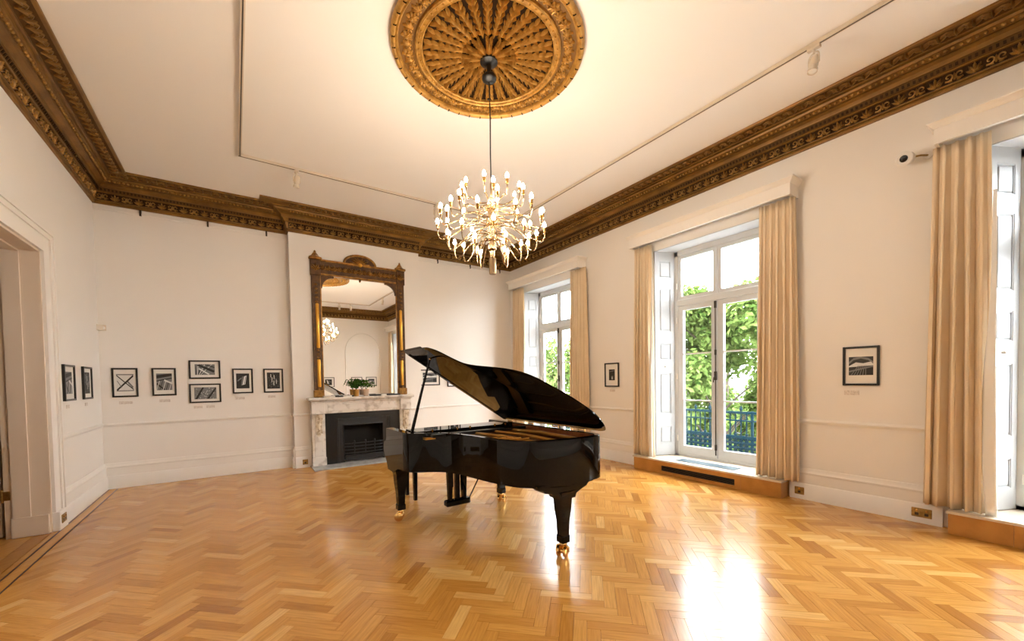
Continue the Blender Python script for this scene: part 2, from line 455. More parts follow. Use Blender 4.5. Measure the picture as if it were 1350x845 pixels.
# ------------------------------------------------------------------ mouldings swept along the walls
def sweep(prof, path, closed=False, ends=(None, None)):
    """profile [(p, z)] kept on the room side (left of travel), mitred at corners"""
    P = [Vector((*p, 0)) for p in path]; n = len(P); mb = MB(); rings = []
    for i in range(n):
        prv = P[i-1] if (i > 0 or closed) else None
        nxt = P[(i+1) % n] if (i < n-1 or closed) else None
        d1 = (P[i]-prv).normalized() if prv is not None else None
        d2 = (nxt-P[i]).normalized() if nxt is not None else None
        if d1 is None: d1 = d2
        if d2 is None: d2 = d1
        n1 = Vector((-d1.y, d1.x, 0)); n2 = Vector((-d2.y, d2.x, 0))
        mit = (n1 + n2); mit = mit / max(1e-6, mit.dot(n1))
        rings.append([(P[i].x + mit.x*p, P[i].y + mit.y*p, z) for p, z in prof])
    m = len(prof)
    for r in rings: mb.v += r
    for i in range(n if closed else n-1):
        j = (i+1) % n
        for k in range(m):
            mb.f.append((i*m+k, j*m+k, j*m+(k+1) % m, i*m+(k+1) % m)); mb.mi.append(0); mb.tone.append(0.5)
    if not closed:
        mb.f += [tuple(range(m))[::-1], tuple(range((n-1)*m, n*m))]; mb.mi += [0, 0]; mb.tone += [0.5, 0.5]
    return mb

# ornament pieces, modelled flat in x (along), y (up), z (proud)
def lobe(mb, L, W, h, nl=6, notch=0.0, nn=3, tipcurl=0.0, M=None, off=(0,0), ang=0.0):
    """pointed leaf from the origin along +y: domed, ribbed, its margin notched nn times"""
    vs = []
    for i in range(nl+1):
        t = i/nl
        wd = W*(math.sin(PI*min(1, 0.12 + 0.88*t))**0.7)*(1 - notch*abs(math.sin(nn*PI*t))) if t < 1 else 0.0
        zz = h*(0.55 + 0.45*math.sin(PI*t)) + tipcurl*t*t*t
        for u in (-1, -0.5, 0, 0.5, 1):
            z = zz*(1.0 if u == 0 else (0.72 if abs(u) == 0.5 else 0.0))
            vs.append((wd*u, L*t, z))
    fs = [(i*5+k, i*5+k+1, (i+1)*5+k+1, (i+1)*5+k) for i in range(nl) for k in range(4)]
    o = MB().add(vs, fs)
    c, s = math.cos(ang), math.sin(ang)
    o.v = [(p[0]*c - p[1]*s + off[0], p[0]*s + p[1]*c + off[1], p[2]) for p in o.v]
    mb.merge(o, M)
    return mb
def spiral(mb, c, r0, r1, a0, a1, z, rad, n=12, seg=5):
    pts = []
    for i in range(n+1):
        t = i/n; a = a0 + (a1-a0)*t; r = r0 + (r1-r0)*t
        pts.append((c[0]+r*math.cos(a), c[1]+r*math.sin(a), z))
    return mb.tube(pts, [rad*(1-0.45*i/n) for i in range(n+1)], seg)
def palmette(S):
    mb = MB()
    for a, l in ((0, 1), (0.55, 0.88), (-0.55, 0.88), (1.1, 0.72), (-1.1, 0.72)):
        lobe(mb, S*l, S*0.17, S*0.22, 4, 0, 1, S*0.12, None, (0, -S*0.42), a)
    mb.sphere((0, -S*0.42, S*0.1), S*0.16, 8, 4)
    return mb
def scrollpiece(S):
    mb = MB()
    spiral(mb, (-S*0.42, S*0.05), S*0.40, S*0.06, -2.2, 5.0, S*0.14, S*0.10)
    spiral(mb, (S*0.42, S*0.05), S*0.40, S*0.06, PI+2.2, PI-5.0, S*0.14, S*0.10)
    lobe(mb, S*0.75, S*0.14, S*0.18, 4, 0, 1, 0, None, (0, -S*0.35), 0.0)
    lobe(mb, S*0.5, S*0.13, S*0.18, 4, 0, 1, 0, None, (-S*0.15, -S*0.4), 1.2)
    lobe(mb, S*0.5, S*0.13, S*0.18, 4, 0, 1, 0, None, (S*0.15, -S*0.4), -1.2)
    return mb
def soffitleaf(S):
    mb = MB()
    for sx in (-1, 1):
        lobe(mb, S*0.95, S*0.15, S*0.16, 5, 0.3, 3, 0, None, (0, -S*0.4), sx*0.75)
        lobe(mb, S*0.6, S*0.13, S*0.14, 4, 0.2, 2, 0, None, (sx*S*0.5, S*0.35), sx*2.2)
    lobe(mb, S*0.85, S*0.16, S*0.2, 5, 0.3, 3, 0, None, (0, -S*0.45), 0)
    mb.sphere((S*0.62, -S*0.1, S*0.05), S*0.13, 6, 4)
    return mb
ME_palm = palmette(0.084).mesh('cornice_palmette', M_goldorn, 50)
ME_scroll = scrollpiece(0.088).mesh('cornice_scroll', M_goldorn, 50)
ME_soff = soffitleaf(0.112).mesh('cornice_soffit_leaf', M_gold, 50)

CPROF = [(0, ZC-0.004), (0.022, ZC-0.004), (0.030, ZC+0.010), (0.030, ZC+0.026), (0.022, ZC+0.029), (0.044, ZC+0.034), (0.046, ZC+0.044), (0.030, ZC+0.054), (0.026, ZC+0.058),
         (0.048, ZC+0.146), (0.066, ZC+0.148), (0.074, ZC+0.156), (0.070, ZC+0.166), (0.094, ZC+0.206), (0.110, ZC+0.208), (0.114, ZC+0.218), (0.102, ZC+0.222),
         (0.118, ZC+0.246), (0.148, ZC+0.260), (0.168, ZC+0.262), (0.158, ZC+0.272), (0.200, ZC+0.296), (0.215, ZC+0.298), (0.224, ZC+0.318), (0.212, ZC+0.326), (0.246, ZC+0.330), (0.248, ZC+0.342),
         (0.395, ZC+0.356), (0.398, ZC+0.340), (0.424, ZC+0.344), (0.428, ZC+0.352), (0.428, ZT), (0, ZT)]
def cornice(name, path, runs, detail=True):
    """runs: list of (start point, direction, length) along which the ornament repeats"""
    par = structure(sweep(CPROF, path).build(name, M_gold))
    if not detail: return par
    for (sx, sy), (dx, dy), Ln, m0, m1 in runs:
        D = Vector((dx, dy, 0)); N = Vector((-dy, dx, 0))
        # frieze between (0.034, +.056) and (0.056, +.146)
        up = Vector((N.x*0.022, N.y*0.022, 0.090)).normalized(); out = D.cross(up).normalized()
        if out.dot(N) < 0: out = -out
        Rf = Matrix((D, up, out)).transposed().to_4x4()
        gb = MB()
        s0, s1 = m0, Ln - m1
        def fp(s, p, z): return Vector((sx, sy, 0)) + D*s + N*p + Vector((0, 0, z))
        gb.add([fp(s0, 0.0275, ZC+0.058), fp(s1, 0.0275, ZC+0.058), fp(s1, 0.0490, ZC+0.146), fp(s0, 0.0490, ZC+0.146)], [(0, 1, 2, 3)])
        gb.build('frieze_ground', M_golddark, par)
        n = max(1, round((s1-s0)/0.25)); st = (s1-s0)/n
        for i in range(n):
            for k, me in ((0.25, ME_palm), (0.75, ME_scroll)):
                o = link('frieze_palmette' if me is ME_palm else 'frieze_scroll', me, par)
                M = Rf.copy(); M.translation = fp(s0 + (i+k)*st, 0.0385, ZC+0.102)
                o.matrix_local = M
        # soffit leaves, facing down
        up2 = Vector((N.x*0.156, N.y*0.156, 0.014)).normalized(); out2 = D.cross(up2).normalized()
        if out2.z > 0: out2 = -out2
        Rs = Matrix((up2.cross(out2), up2, out2)).transposed().to_4x4()
        q0, q1 = max(s0, 0.25 if m0 > 0 else 0), s1
        n = max(1, round((q1-q0)/0.105)); st = (q1-q0)/n
        sg = MB().add([fp(q0, 0.252, ZC+0.3405), fp(q1, 0.252, ZC+0.3405), fp(q1, 0.392, ZC+0.3540), fp(q0, 0.392, ZC+0.3540)], [(0, 1, 2, 3)])
        sg.build('soffit_ground', M_soffit, par)
        for i in range(n):
            M = Rs.copy(); M.translation = fp(q0 + (i+0.5)*st, 0.322, ZC+0.346)
            o = link('soffit_leaf', ME_soff, par); o.matrix_local = M
        # bead-and-reel and pierced strip, too small to pick apart
        bd = MB(); n = int((s1-s0)/0.048)
        for i in range(n):
            bd.sphere(fp(s0 + (i+0.5)*(s1-s0)/n, 0.188, ZC+0.284), 0.017, 6, 4)
        bd.build('bead_row', M_goldorn, par, 60, kind='stuff')
        MB().add([fp(s0, 0.0715, ZC+0.1655), fp(s1, 0.0715, ZC+0.1655), fp(s1, 0.0955, ZC+0.2055), fp(s0, 0.0955, ZC+0.2055)], [(0, 1, 2, 3)]).build('strip_ground', M_soffit, par)
        pd = MB(); n = int((s1-s0)/0.040)
        for i in range(n):
            c = fp(s0 + (i+0.5)*(s1-s0)/n, 0.084, ZC+0.185)
            pd.add([c + D*a*0.009 + Vector((N.x*0.5, N.y*0.5, 0.86))*b*0.014 + (N*0.86 - Vector((0,0,0.5)))*e*0.006 for a, b, e in ((-1,-1,0),(1,-1,0),(1,1,0),(-1,1,0),(-1,-1,1),(1,-1,1),(1,1,1),(-1,1,1))],
                   [(4,5,6,7),(0,1,5,4),(1,2,6,5),(2,3,7,6),(3,0,4,7)])
        pd.build('pierced_strip', M_golddark, par, kind='stuff')
    return par
# travel counter-clockwise so that the room is on the left
cornice('trim_1', [(XL, YB), (XL, YF)], [((XL, YB), (0, -1), YB-YF, 0.05, 0.1)])
cornice('trim_2', [(XR, YF), (XR, YB)], [((XR, YF), (0, 1), YB-YF, 0.1, 0.05)])
cornice('trim_3', [(XR, YB), (BRX1, YB), (BRX1, BRY), (BRX0, BRY), (BRX0, YB), (XL, YB)],
        [((XR, YB), (-1, 0), XR-BRX1, 0.05, 0.06), ((BRX1, BRY), (-1, 0), BRX1-BRX0, 0.0, 0.0), ((BRX0, YB), (-1, 0), BRX0-XL, 0.06, 0.05)])
cornice('trim_4', [(XL, YF), (XR, YF)], [((XL, YF), (1, 0), XR-XL, 0.1, 0.1)])
# mitre the sweep ends: the four runs meet in the corners, overlapping inside the gilt

BPROF = [(0, 0), (0.042, 0), (0.042, 0.175), (0.034, 0.188), (0.026, 0.190), (0.026, 0.300), (0.032, 0.306), (0.034, 0.322), (0.022, 0.334), (0.018, 0.352), (0.012, 0.372), (0, 0.374)]
DPROF = [(0, 0.905), (0.008, 0.905), (0.012, 0.918), (0.022, 0.928), (0.024, 0.942), (0.014, 0.950), (0.008, 0.962), (0, 0.962)]
def run(name, prof, path, m=M_trim): return structure(sweep(prof, path).build(name, m, smooth=35))
MX0, MX1 = 1.09, 2.88                       # fireplace jambs' outer edges
run('baseboard_left', BPROF, [(XL, YB), (XL, DY1+0.225)]); run('baseboard_left_2', BPROF, [(XL, DY0-0.225), (XL, YF)])
run('baseboard_back', BPROF, [(BRX0+0.0, BRY), (BRX0, YB), (XL, YB)])
run('baseboard_breast', BPROF, [(MX0, BRY), (BRX0, BRY)])
run('baseboard_back_2', BPROF, [(XR, YB), (BRX1, YB), (BRX1, BRY), (MX1, BRY)])
run('baseboard_front', BPROF, [(XL, YF), (XR, YF)])
wy = [(WIN[2]+1.11, WIN[1]-1.09), (WIN[1]+1.13, WIN[0]-1.11), (WIN[0]+1.11, YB), (YF, WIN[2]-1.11)]
for i, (a, b) in enumerate(wy): run('baseboard_right_%d' % (i+1), BPROF, [(XR, a), (XR, b)])
run('trim_5', DPROF, [(XL, YB), (XL, DY1+0.225)]); run('trim_6', DPROF, [(MX0, BRY), (BRX0, BRY), (BRX0, YB), (XL, YB)])
run('trim_7', DPROF, [(XR, YB), (BRX1, YB), (BRX1, BRY), (MX1, BRY)])
for i, (a, b) in enumerate(((0.89, 2.32), (4.14, 5.86), (7.68, YB), (YF, -1.16))): run('trim_%d' % (8+i), DPROF, [(XR, a), (XR, b)])
# picture rail under the cornice on both alcoves of the back wall
for nm, x0, x1 in (('trim_12', XL+0.01, BRX0-0.01), ('trim_13', BRX1+0.01, XR-0.01)):
    r = structure(MB().bbox(x0, YB-0.022, 4.050, x1, YB, 4.082, 0.004).build(nm, M_trim))
    n = int((x1-x0)/0.62)
    for i in range(n):
        x = x0 + (i+0.62)*(x1-x0)/n
        MB().box(x-0.012, YB-0.028, 4.045, x+0.012, YB-0.002, 4.128).build('rail_clip', M_darkmetal, r)

# ------------------------------------------------------------------ doorway
def doorway():
    d = sempty('door_1', (XL, DY1, 0))
    Wc = 0.225
    # architrave profile swept up, across and down as stepped boards
    for (p0, p1, t) in ((0, 0.15, 0.030), (0.15, 0.20, 0.044), (0.20, Wc, 0.056)):
        m = MB()
        m.box(XL, DY1+p0, 0.20, XL+t, DY1+p1, DZ+p1); m.box(XL, DY0-p1, 0.20, XL+t, DY0-p0, DZ+p1); m.box(XL, DY0-p0, DZ+p0, XL+t, DY1+p0, DZ+p1)
        m.build('architrave', M_trim, d)
    for y0, y1 in ((DY1, DY1+Wc), (DY0-Wc, DY0)):
        MB().bbox(XL, y0-0.002 if y0 == DY1 else y0, 0, XL+0.062, y1, 0.20, 0.006).build('plinth_block', M_trim, d)
    # jamb lining with a stop bead
    m = MB(); m.box(XL-0.31, DY1-0.02, 0, XL+0.004, DY1, DZ); m.box(XL-0.31, DY0, 0, XL+0.004, DY0+0.02, DZ); m.box(XL-0.31, DY0, DZ-0.02, XL+0.004, DY1, DZ)
    m.build('jamb', M_jamb, d)
    m = MB(); m.box(XL-0.255, DY1-0.036, 0, XL-0.135, DY1-0.02, DZ-0.02); m.box(XL-0.255, DY0+0.02, DZ-0.036, XL-0.135, DY1-0.02, DZ-0.02)
    m.build('door_stop', M_jamb, d)
    m = MB(); m.bbox(XL-0.27, DY1-0.045, 0, XL-0.01, DY1-0.02, 0.20, 0.004); m.build('jamb_plinth', M_jamb, d)
    # leaf swung open into the hall
    lx0, lx1, ly = XL-1.05, XL-0.345, DY1+0.03
    leaf = MB().bbox(lx0, ly, 0.012, lx1, ly+0.045, DZ-0.03, 0.004).build('door_leaf', M_jamb, d)
    for z0, z1 in ((0.25, 1.0), (1.2, 2.65)):
        MB().bbox(lx0+0.12, ly-0.010, z0, lx1-0.12, ly+0.002, z1, 0.006).build('leaf_panel', M_trim, leaf)
    for z in (0.43, 2.58):
        h = MB(); h.lathe([(0.0, -0.07), (0.012, -0.06), (0.013, -0.02), (0.013, 0.02), (0.012, 0.06), (0.0, 0.07)], 8, (XL-0.325, DY1-0.012, z))
        h.box(XL-0.325, DY1-0.022, z-0.045, XL-0.270, DY1-0.0185, z+0.045); h.box(XL-0.375, DY1+0.022, z-0.045, XL-0.325, DY1+0.029, z+0.045)
        h.build('hinge', M_agedbrass if z < 1 else M_plastic, d, 40)
doorway()

# ------------------------------------------------------------------ windows
WX = 5.93                                   # room-side face of the window frames
def shutter_leaf(par, ci, side):
    """splayed shutter lining one side of the reveal: slab, stiles, rails and five fielded panels"""
    y_in, y_out = ci + side*0.862, ci + side*0.712
    a = Vector((XR+0.012, y_in, 0)); b = Vector((WX-0.004, y_out, 0))
    X = (b-a); wdt = X.length; X.normalize(); Z = Vector((0,0,1)); Nn = X.cross(Z) if side < 0 else Z.cross(X)
    if Nn.y*side > 0: Nn = -Nn
    def M(): 
        m = Matrix((X, Nn, Z)).transposed().to_4x4(); m.translation = a - wloc(par); return m
    z0, z1 = 0.222, WTOP-0.004
    rails = [0.42, 0.69, 0.90, 1.56, 1.77, 2.04, 2.23, 2.92, 3.09, 3.36]
    mb = MB().box(0, -0.02, z0, wdt, 0.004, z1)
    mb.box(0, 0.004, z0, 0.075, 0.018, z1); mb.box(wdt-0.060, 0.004, z0, wdt, 0.018, z1)
    edges = [z0] + rails + [z1]
    for i in range(0, len(edges), 2): mb.box(0.075, 0.004, edges[i], wdt-0.060, 0.018, edges[i+1])
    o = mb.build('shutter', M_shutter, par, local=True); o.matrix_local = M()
    for i in range(0, 10, 2):
        p = MB(); p.bbox(0.075+0.022, 0.003, rails[i]+0.022, wdt-0.082, 0.015, rails[i+1]-0.022, 0.007)
        for q in ((0.075, rails[i], 0.086, rails[i+1]), (wdt-0.071, rails[i], wdt-0.060, rails[i+1]), (0.075, rails[i], wdt-0.06, rails[i]+0.011), (0.075, rails[i+1]-0.011, wdt-0.06, rails[i+1])):
            p.box(q[0], 0.004, q[1], q[2], 0.013, q[3])
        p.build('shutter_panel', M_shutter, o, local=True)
    if True:
        k = MB(); k.sphere((wdt*0.5, 0.028, 1.665), 0.014, 8, 6); k.build('shutter_knob', M_plastic, o, 60, local=True)
def window(idx, ci):
    par = sempty('window_%d' % idx, (WX, ci, 0.22))
    hw = 0.70; zb, zt = 0.215, 3.50
    f = MB()
    f.box(WX, ci-WHW+0.002, zb, WX+0.10, ci-hw+0.058, zt); f.box(WX, ci+hw-0.058, zb, WX+0.10, ci+WHW-0.002, zt)
    f.box(WX, ci-hw, zt-0.075, WX+0.10, ci+hw, WTOP-0.002); f.box(WX, ci-hw, zb, WX+0.10, ci+hw, zb+0.035)
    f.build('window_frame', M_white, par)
    MB().bbox(WX-0.012, ci-hw+0.05, 2.625, WX+0.09, ci+hw-0.05, 2.725, 0.008).build('transom', M_white, par)
    MB().box(XR+0.004, ci-WHW+0.002, WTOP-0.012, WX, ci+WHW-0.002, WTOP-0.001).build('soffit_board', M_white, par)
    MB().box(XR+0.002, ci-WHW+0.002, WBOT+0.001, WX+0.15, ci+WHW-0.002, 0.2145).build('window_board', M_oaktop, par)
    yi = hw-0.058
    # two casements meeting in the middle, three panes each; two fixed lights above
    for sd in (-1, 1):
        ya, yb = (ci-yi, ci-0.004) if sd < 0 else (ci+0.004, ci+yi)
        def fr(z0, z1, st, bot, top, name, bars):
            m = MB(); X0, X1 = WX+0.008, WX+0.060
            outer, inner = (ya, yb)
            m.box(X0, ya, z0, X1, ya+st, z1); m.box(X0, yb-st, z0, X1, yb, z1)
            m.box(X0, ya+st, z0, X1, yb-st, z0+bot); m.box(X0, ya+st, z1-top, X1, yb-st, z1)
            c = m.build(name, M_white, par)
            zs = [z0+bot] + bars + [z1-top]
            for i in range(len(zs)-1):
                MB().box(WX+0.032, ya+st-0.004, zs[i], WX+0.036, yb-st+0.004, zs[i+1]).build('pane', M_glass, c)
            for bz in bars:
                MB().box(WX+0.014, ya+st, bz-0.011, WX+0.054, yb-st, bz+0.011).build('glazing_bar', M_white, c)
            return c
        fr(0.252, 2.622, 0.088, 0.135, 0.07, 'casement', [1.115, 1.855])
        fr(2.728, 3.424, 0.060, 0.05, 0.05, 'top_light', [])
    e = MB(); e.tube([(WX-0.012, ci+0.02, 0.30), (WX-0.012, ci+0.02, 2.60)], 0.008, 6)
    for z, s in ((0.42, 0.02), (1.5, 0.03), (2.56, 0.024), (1.85, 0.018)): e.bbox(WX-0.026, ci+0.02-s*0.6, z-s*2.2, WX+0.006, ci+0.02+s*0.6, z+s*2.2, 0.004)
    e.tube([(WX-0.02, ci+0.02, 1.5), (WX-0.05, ci+0.025, 1.47), (WX-0.055, ci+0.03, 1.40)], 0.008, 6)
    e.build('espagnolette_bolt', M_darkmetal, par, 40)
    for z in (0.5, 1.5, 2.4, 2.95):
        for sd in (-1, 1):
            MB().lathe([(0, -0.05), (0.010, -0.045), (0.010, 0.045), (0, 0.05)], 6, (WX-0.008, ci+sd*(yi+0.012), z)).build('casement_hinge', M_plastic, par, 40)
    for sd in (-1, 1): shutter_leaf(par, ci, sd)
for i, c in enumerate(WIN): window(i+1, c)

# ------------------------------------------------------------------ radiator boxes under the windows
def radiator_box(ci, label, a=1.07, b=1.11):
    x0, x1 = 5.388, XR-0.001; y0, y1 = ci-a, ci+b; zt = 0.215
    r = thing('radiator_cabinet', label, 'radiator cabinet', (x0, ci, 0), 'oak cabinets under the windows')
    cs = MB()
    cs.box(x0+0.018, y0, 0.0, x1, y0+0.02, zt-0.022); cs.box(x0+0.018, y1-0.02, 0.0, x1, y1, zt-0.022); cs.box(x0+0.05, y0+0.02, 0.0, x1, y1-0.02, 0.02)
    cs.build('carcass', M_oak, r)
    g0, g1 = ci-0.52, ci+0.59
    for ya, yb in ((y0, g0-0.075), (g1+0.075, y1)):
        MB().bbox(x0, ya+0.001, 0.003, x0+0.018, yb-0.0015, zt-0.022, 0.002).build('front_panel', M_oak, r)
    m = MB(); m.box(x0, g0-0.075, 0.003, x0+0.018, g0, zt-0.022); m.box(x0, g1, 0.003, x0+0.018, g1+0.075, zt-0.022)
    m.box(x0, g0, 0.003, x0+0.018, g1, 0.047); m.box(x0, g0, 0.130, x0+0.018, g1, zt-0.022)
    m.build('grille_frame', M_oak, r)
    MB().box(x0+0.014, g0, 0.047, x0+0.020, g1, 0.130).build('grille_backing', M_soot, r)
    for k in range(5):
        z = 0.055 + k*0.0165
        MB().box(x0+0.003, g0, z, x0+0.013, g1, z+0.005).build('grille_slat', M_iron, r)
    MB().box(x0-0.012, y0-0.012, zt-0.022, x1, y1+0.012, zt).build('top_board', M_oaktop, r)
    # warm-air grille lying in the top
    tx0, tx1, t0, t1 = 5.52, 5.72, ci-0.45, ci+0.44
    gr = MB().box(tx0, t0, zt+0.0002, tx1, t1, zt+0.002).build('top_grille', M_grille, r)
    for k in range(11):
        x = tx0 + 0.004 + k*0.018
        MB().box(x, t0+0.01, zt+0.002, x+0.010, t1-0.01, zt+0.006).build('top_grille_bar', M_grille, gr)
radiator_box(WIN[1], 'low oak radiator cabinet under the middle window, black grille fully in view')
radiator_box(WIN[0], 'low oak radiator cabinet under the far window behind the piano')
radiator_box(WIN[2], 'low oak radiator cabinet under the nearest window at the right edge', 1.11, 1.05)

# ------------------------------------------------------------------ pelmets
def pelmet(ci, label):
    y0, y1, xf = ci-1.17, ci+1.17, 5.38
    p = thing('pelmet', label, 'pelmet', (XR, ci, 3.60), 'white pelmets over the windows')
    b = MB(); b.box(xf+0.006, y0+0.006, 3.60, xf+0.030, y1-0.006, 3.76); b.box(xf+0.03, y0+0.006, 3.60, XR-0.001, y0+0.03, 3.76); b.box(xf+0.03, y1-0.03, 3.60, XR-0.001, y1-0.006, 3.76)
    b.build('fascia', M_trim, p)
    prof = [(0, 3.735), (0.006, 3.735), (0.012, 3.748), (0.022, 3.756), (0.034, 3.778), (0.044, 3.784), (0.044, 3.802), (0, 3.802)]
    s = sweep(prof, [(XR-0.001, y0+0.006), (xf+0.006, y0+0.006), (xf+0.006, y1-0.006), (XR-0.001, y1-0.006)])
    s.build('crown_moulding', M_trim, p, 35)
    MB().box(xf+0.01, y0+0.01, 3.76, XR-0.001, y1-0.01, 3.79).build('top_board', M_trim, p)
    MB().tube([(5.50, y0+0.035, 3.640), (5.50, y1-0.035, 3.640)], 0.012, 8).build('curtain_track', M_plastic, p)
pelmet(WIN[0], 'white moulded pelmet over the far window in the corner')
pelmet(WIN[1], 'white moulded pelmet over the middle window')
pelmet(WIN[2], 'white moulded pelmet over the nearest window, cut off by the right edge')

# ------------------------------------------------------------------ curtains
def curtain(y0, y1, label, seed, lining=None, zlow=0.222, tail=0.0, flare=0.075):
    """pleated drop between y0 and y1; lining -1 or +1 turns the pale lining out on that edge"""
    r = random.Random(seed)
    root = thing('curtain', label, 'curtain', (5.50, (y0+y1)/2, zlow), 'linen curtains at the windows')
    wd = y1-y0; nf = max(3, round(wd/0.068)); nu = nf*12; nz = 26
    ph = [r.uniform(-0.6, 0.6) for _ in range(nf+1)]; am = [r.uniform(0.6, 1.25) for _ in range(nf+1)]
    ztop = 3.597
    ws = [r.uniform(0.65, 1.4) for _ in range(nf)]; tot = sum(ws); cum = [0]
    for q in ws: cum.append(cum[-1] + q/tot)
    drift = [r.uniform(-0.35, 0.35) for _ in range(nf+1)]; fan = [r.uniform(0.4, 1.6) for _ in range(nf+1)]
    def pt(u, t, dx=0.0):
        i = 0
        while i < nf-1 and u > cum[i+1]: i += 1
        fr = min(1, max(0, (u-cum[i])/(cum[i+1]-cum[i]))); k = i + fr; sm = fr*fr*(3-2*fr)
        a = am[i]*(1-sm) + am[i+1]*sm
        dr = drift[i]*(1-sm) + drift[i+1]*sm
        amp = (0.024 + 0.030*min(1, t*2.0))*a
        cn = (u-0.5)*(flare*t)
        pw = wd/nf
        x = 5.500 + amp*math.sin(2*PI*k + dr*4.0*t) + 0.010*math.sin(5.0*t + 3*ph[i])*t
        y = y0 + wd*u + cn + pw*0.30*math.sin(4*PI*k + dr*5.0*t) + dr*0.055*math.sin(PI*u)*t*(1.2-0.4*t)
        z = ztop + (zlow-ztop)*t
        x = min(x, 5.592) + dx
        return (x, y, z)
    m = MB(); vs = [pt(u/nu, t/nz) for t in range(nz+1) for u in range(nu+1)]
    fs = [(t*(nu+1)+u, t*(nu+1)+u+1, (t+1)*(nu+1)+u+1, (t+1)*(nu+1)+u) for t in range(nz) for u in range(nu)]
    m.add(vs, fs)
    o = m.build('drape', M_curtain, root, 80)
    md = o.modifiers.new('thickness', 'SOLIDIFY'); md.thickness = 0.004; md.offset = 0
    if lining:
        e = 0.0 if lining < 0 else 1.0
        L = MB(); nu2 = 10; vs = []; t0 = 4
        for t in range(t0, nz+1):
            tt = t/nz
            c = pt(e, tt)
            open_ = max(0.0, min(1, (tt-0.10)/0.5))*(0.75 + 0.25*math.sin(2.3 + 7*tt))
            for u in range(nu2+1):
                q = u/nu2
                vs.append((5.446 - 0.014*math.sin(PI*q)*open_ + 0.018*math.cos(9*tt)*open_*q + (1-open_)*0.05, c[1] - lining*(-0.012 + 0.085*q*open_*1.0)*1.0 + lining*0.02*math.sin(PI*q), c[2]))
        fs = [(t*(nu2+1)+u, t*(nu2+1)+u+1, (t+1)*(nu2+1)+u+1, (t+1)*(nu2+1)+u) for t in range(nz-t0) for u in range(nu2)]
        o2 = L.add(vs, fs).build('lining_edge', M_lining, root, 80)
        md = o2.modifiers.new('thickness', 'SOLIDIFY'); md.thickness = 0.003; md.offset = 0
        o2['label'] = 'white lining turned outward'
curtain(7.50, 7.90, 'tan linen curtain in the far corner, partly hidden by the piano lid', 1, -1)
curtain(5.50, 5.90, 'tan linen curtain on the near side of the far window, behind the piano tail', 2)
curtain(4.05, 4.36, 'narrow tan linen curtain with white lining showing, far side of the middle window', 3, -1)
curtain(2.06, 2.44, 'wide tan linen curtain on the near side of the middle window', 4)
curtain(0.56, 0.91, 'large tan linen curtain of the nearest window, right of the small framed print', 5, -1)
curtain(-1.40, -1.02, 'tan linen curtain of the nearest window, beyond the right edge of the photo', 6)

# ------------------------------------------------------------------ balcony, railings, street and trees
structure(MB().box(XR+0.45, -3, -0.02, 7.25, YB+3, 0.10).build('balcony', M_stone))
structure(MB().box(-30, -40, -4.4, 70, 60, -4.2).build('ground', M_street))
def railing(yc, label):
    X = 7.0; y0, y1 = yc-1.55, yc+1.55
    r = thing('balcony_railing', label, 'railing', (X, yc, 0.10), 'iron railings outside the windows')
    for z, h in ((0.87, 0.04), (0.735, 0.022), (0.455, 0.05), (0.355, 0.022), (0.275, 0.022), (0.19, 0.05)):
        MB().bbox(X-0.02, y0, z-h/2, X+0.02, y1, z+h/2, 0.004).build('rail', M_rail, r)
    n = 34
    for y in (y0+0.02, yc, y1-0.02): MB().bbox(X-0.018, y-0.018, 0.100, X+0.018, y+0.018, 0.90, 0.004).build('post', M_rail, r)
    ring_t = [(0.030*math.cos(2*PI*k/10), 0.030*math.sin(2*PI*k/10)) for k in range(11)]
    mr = MB().tube([(0, a, b) for a, b in ring_t], 0.011, 6, cap=False).mesh('railing_ring', M_rail, 60)
    mbar = MB().tube([(0,0,0), (0,0,0.69)], 0.012, 6).mesh('railing_bar', M_rail, 60)
    mball = MB().sphere((0,0,0), 0.026, 8, 6).mesh('railing_boss', M_rail, 60)
    mfin = MB().lathe([(0.012,0),(0.012,0.015),(0.026,0.03),(0.026,0.055),(0.012,0.075),(0.004,0.10),(0,0.105)], 8).mesh('railing_finial', M_rail, 60)
    L = wloc(r)
    for i in range(n+1):
        y = y0 + 0.02 + (y1-y0-0.04)*i/n
        link('bar', mbar, r, (0, y-L.y, 0.18-L.z))
        if i % 2 == 0: link('boss', mball, r, (0, y-L.y, 0.50-L.z))
        if i % 3 == 1: link('finial', mfin, r, (0, y-L.y, 0.885-L.z))
        if i < n:
            ym = y + (y1-y0-0.04)/n/2
            for z in (0.235, 0.315, 0.395): link('ring', mr, r, (0, ym-L.y, z-L.z))
railing(WIN[0], 'teal iron balcony railing outside the far window')
railing(WIN[1], 'teal iron balcony railing with ring filigree outside the middle window')
railing(WIN[2], 'teal iron balcony railing outside the nearest window, hardly in view')
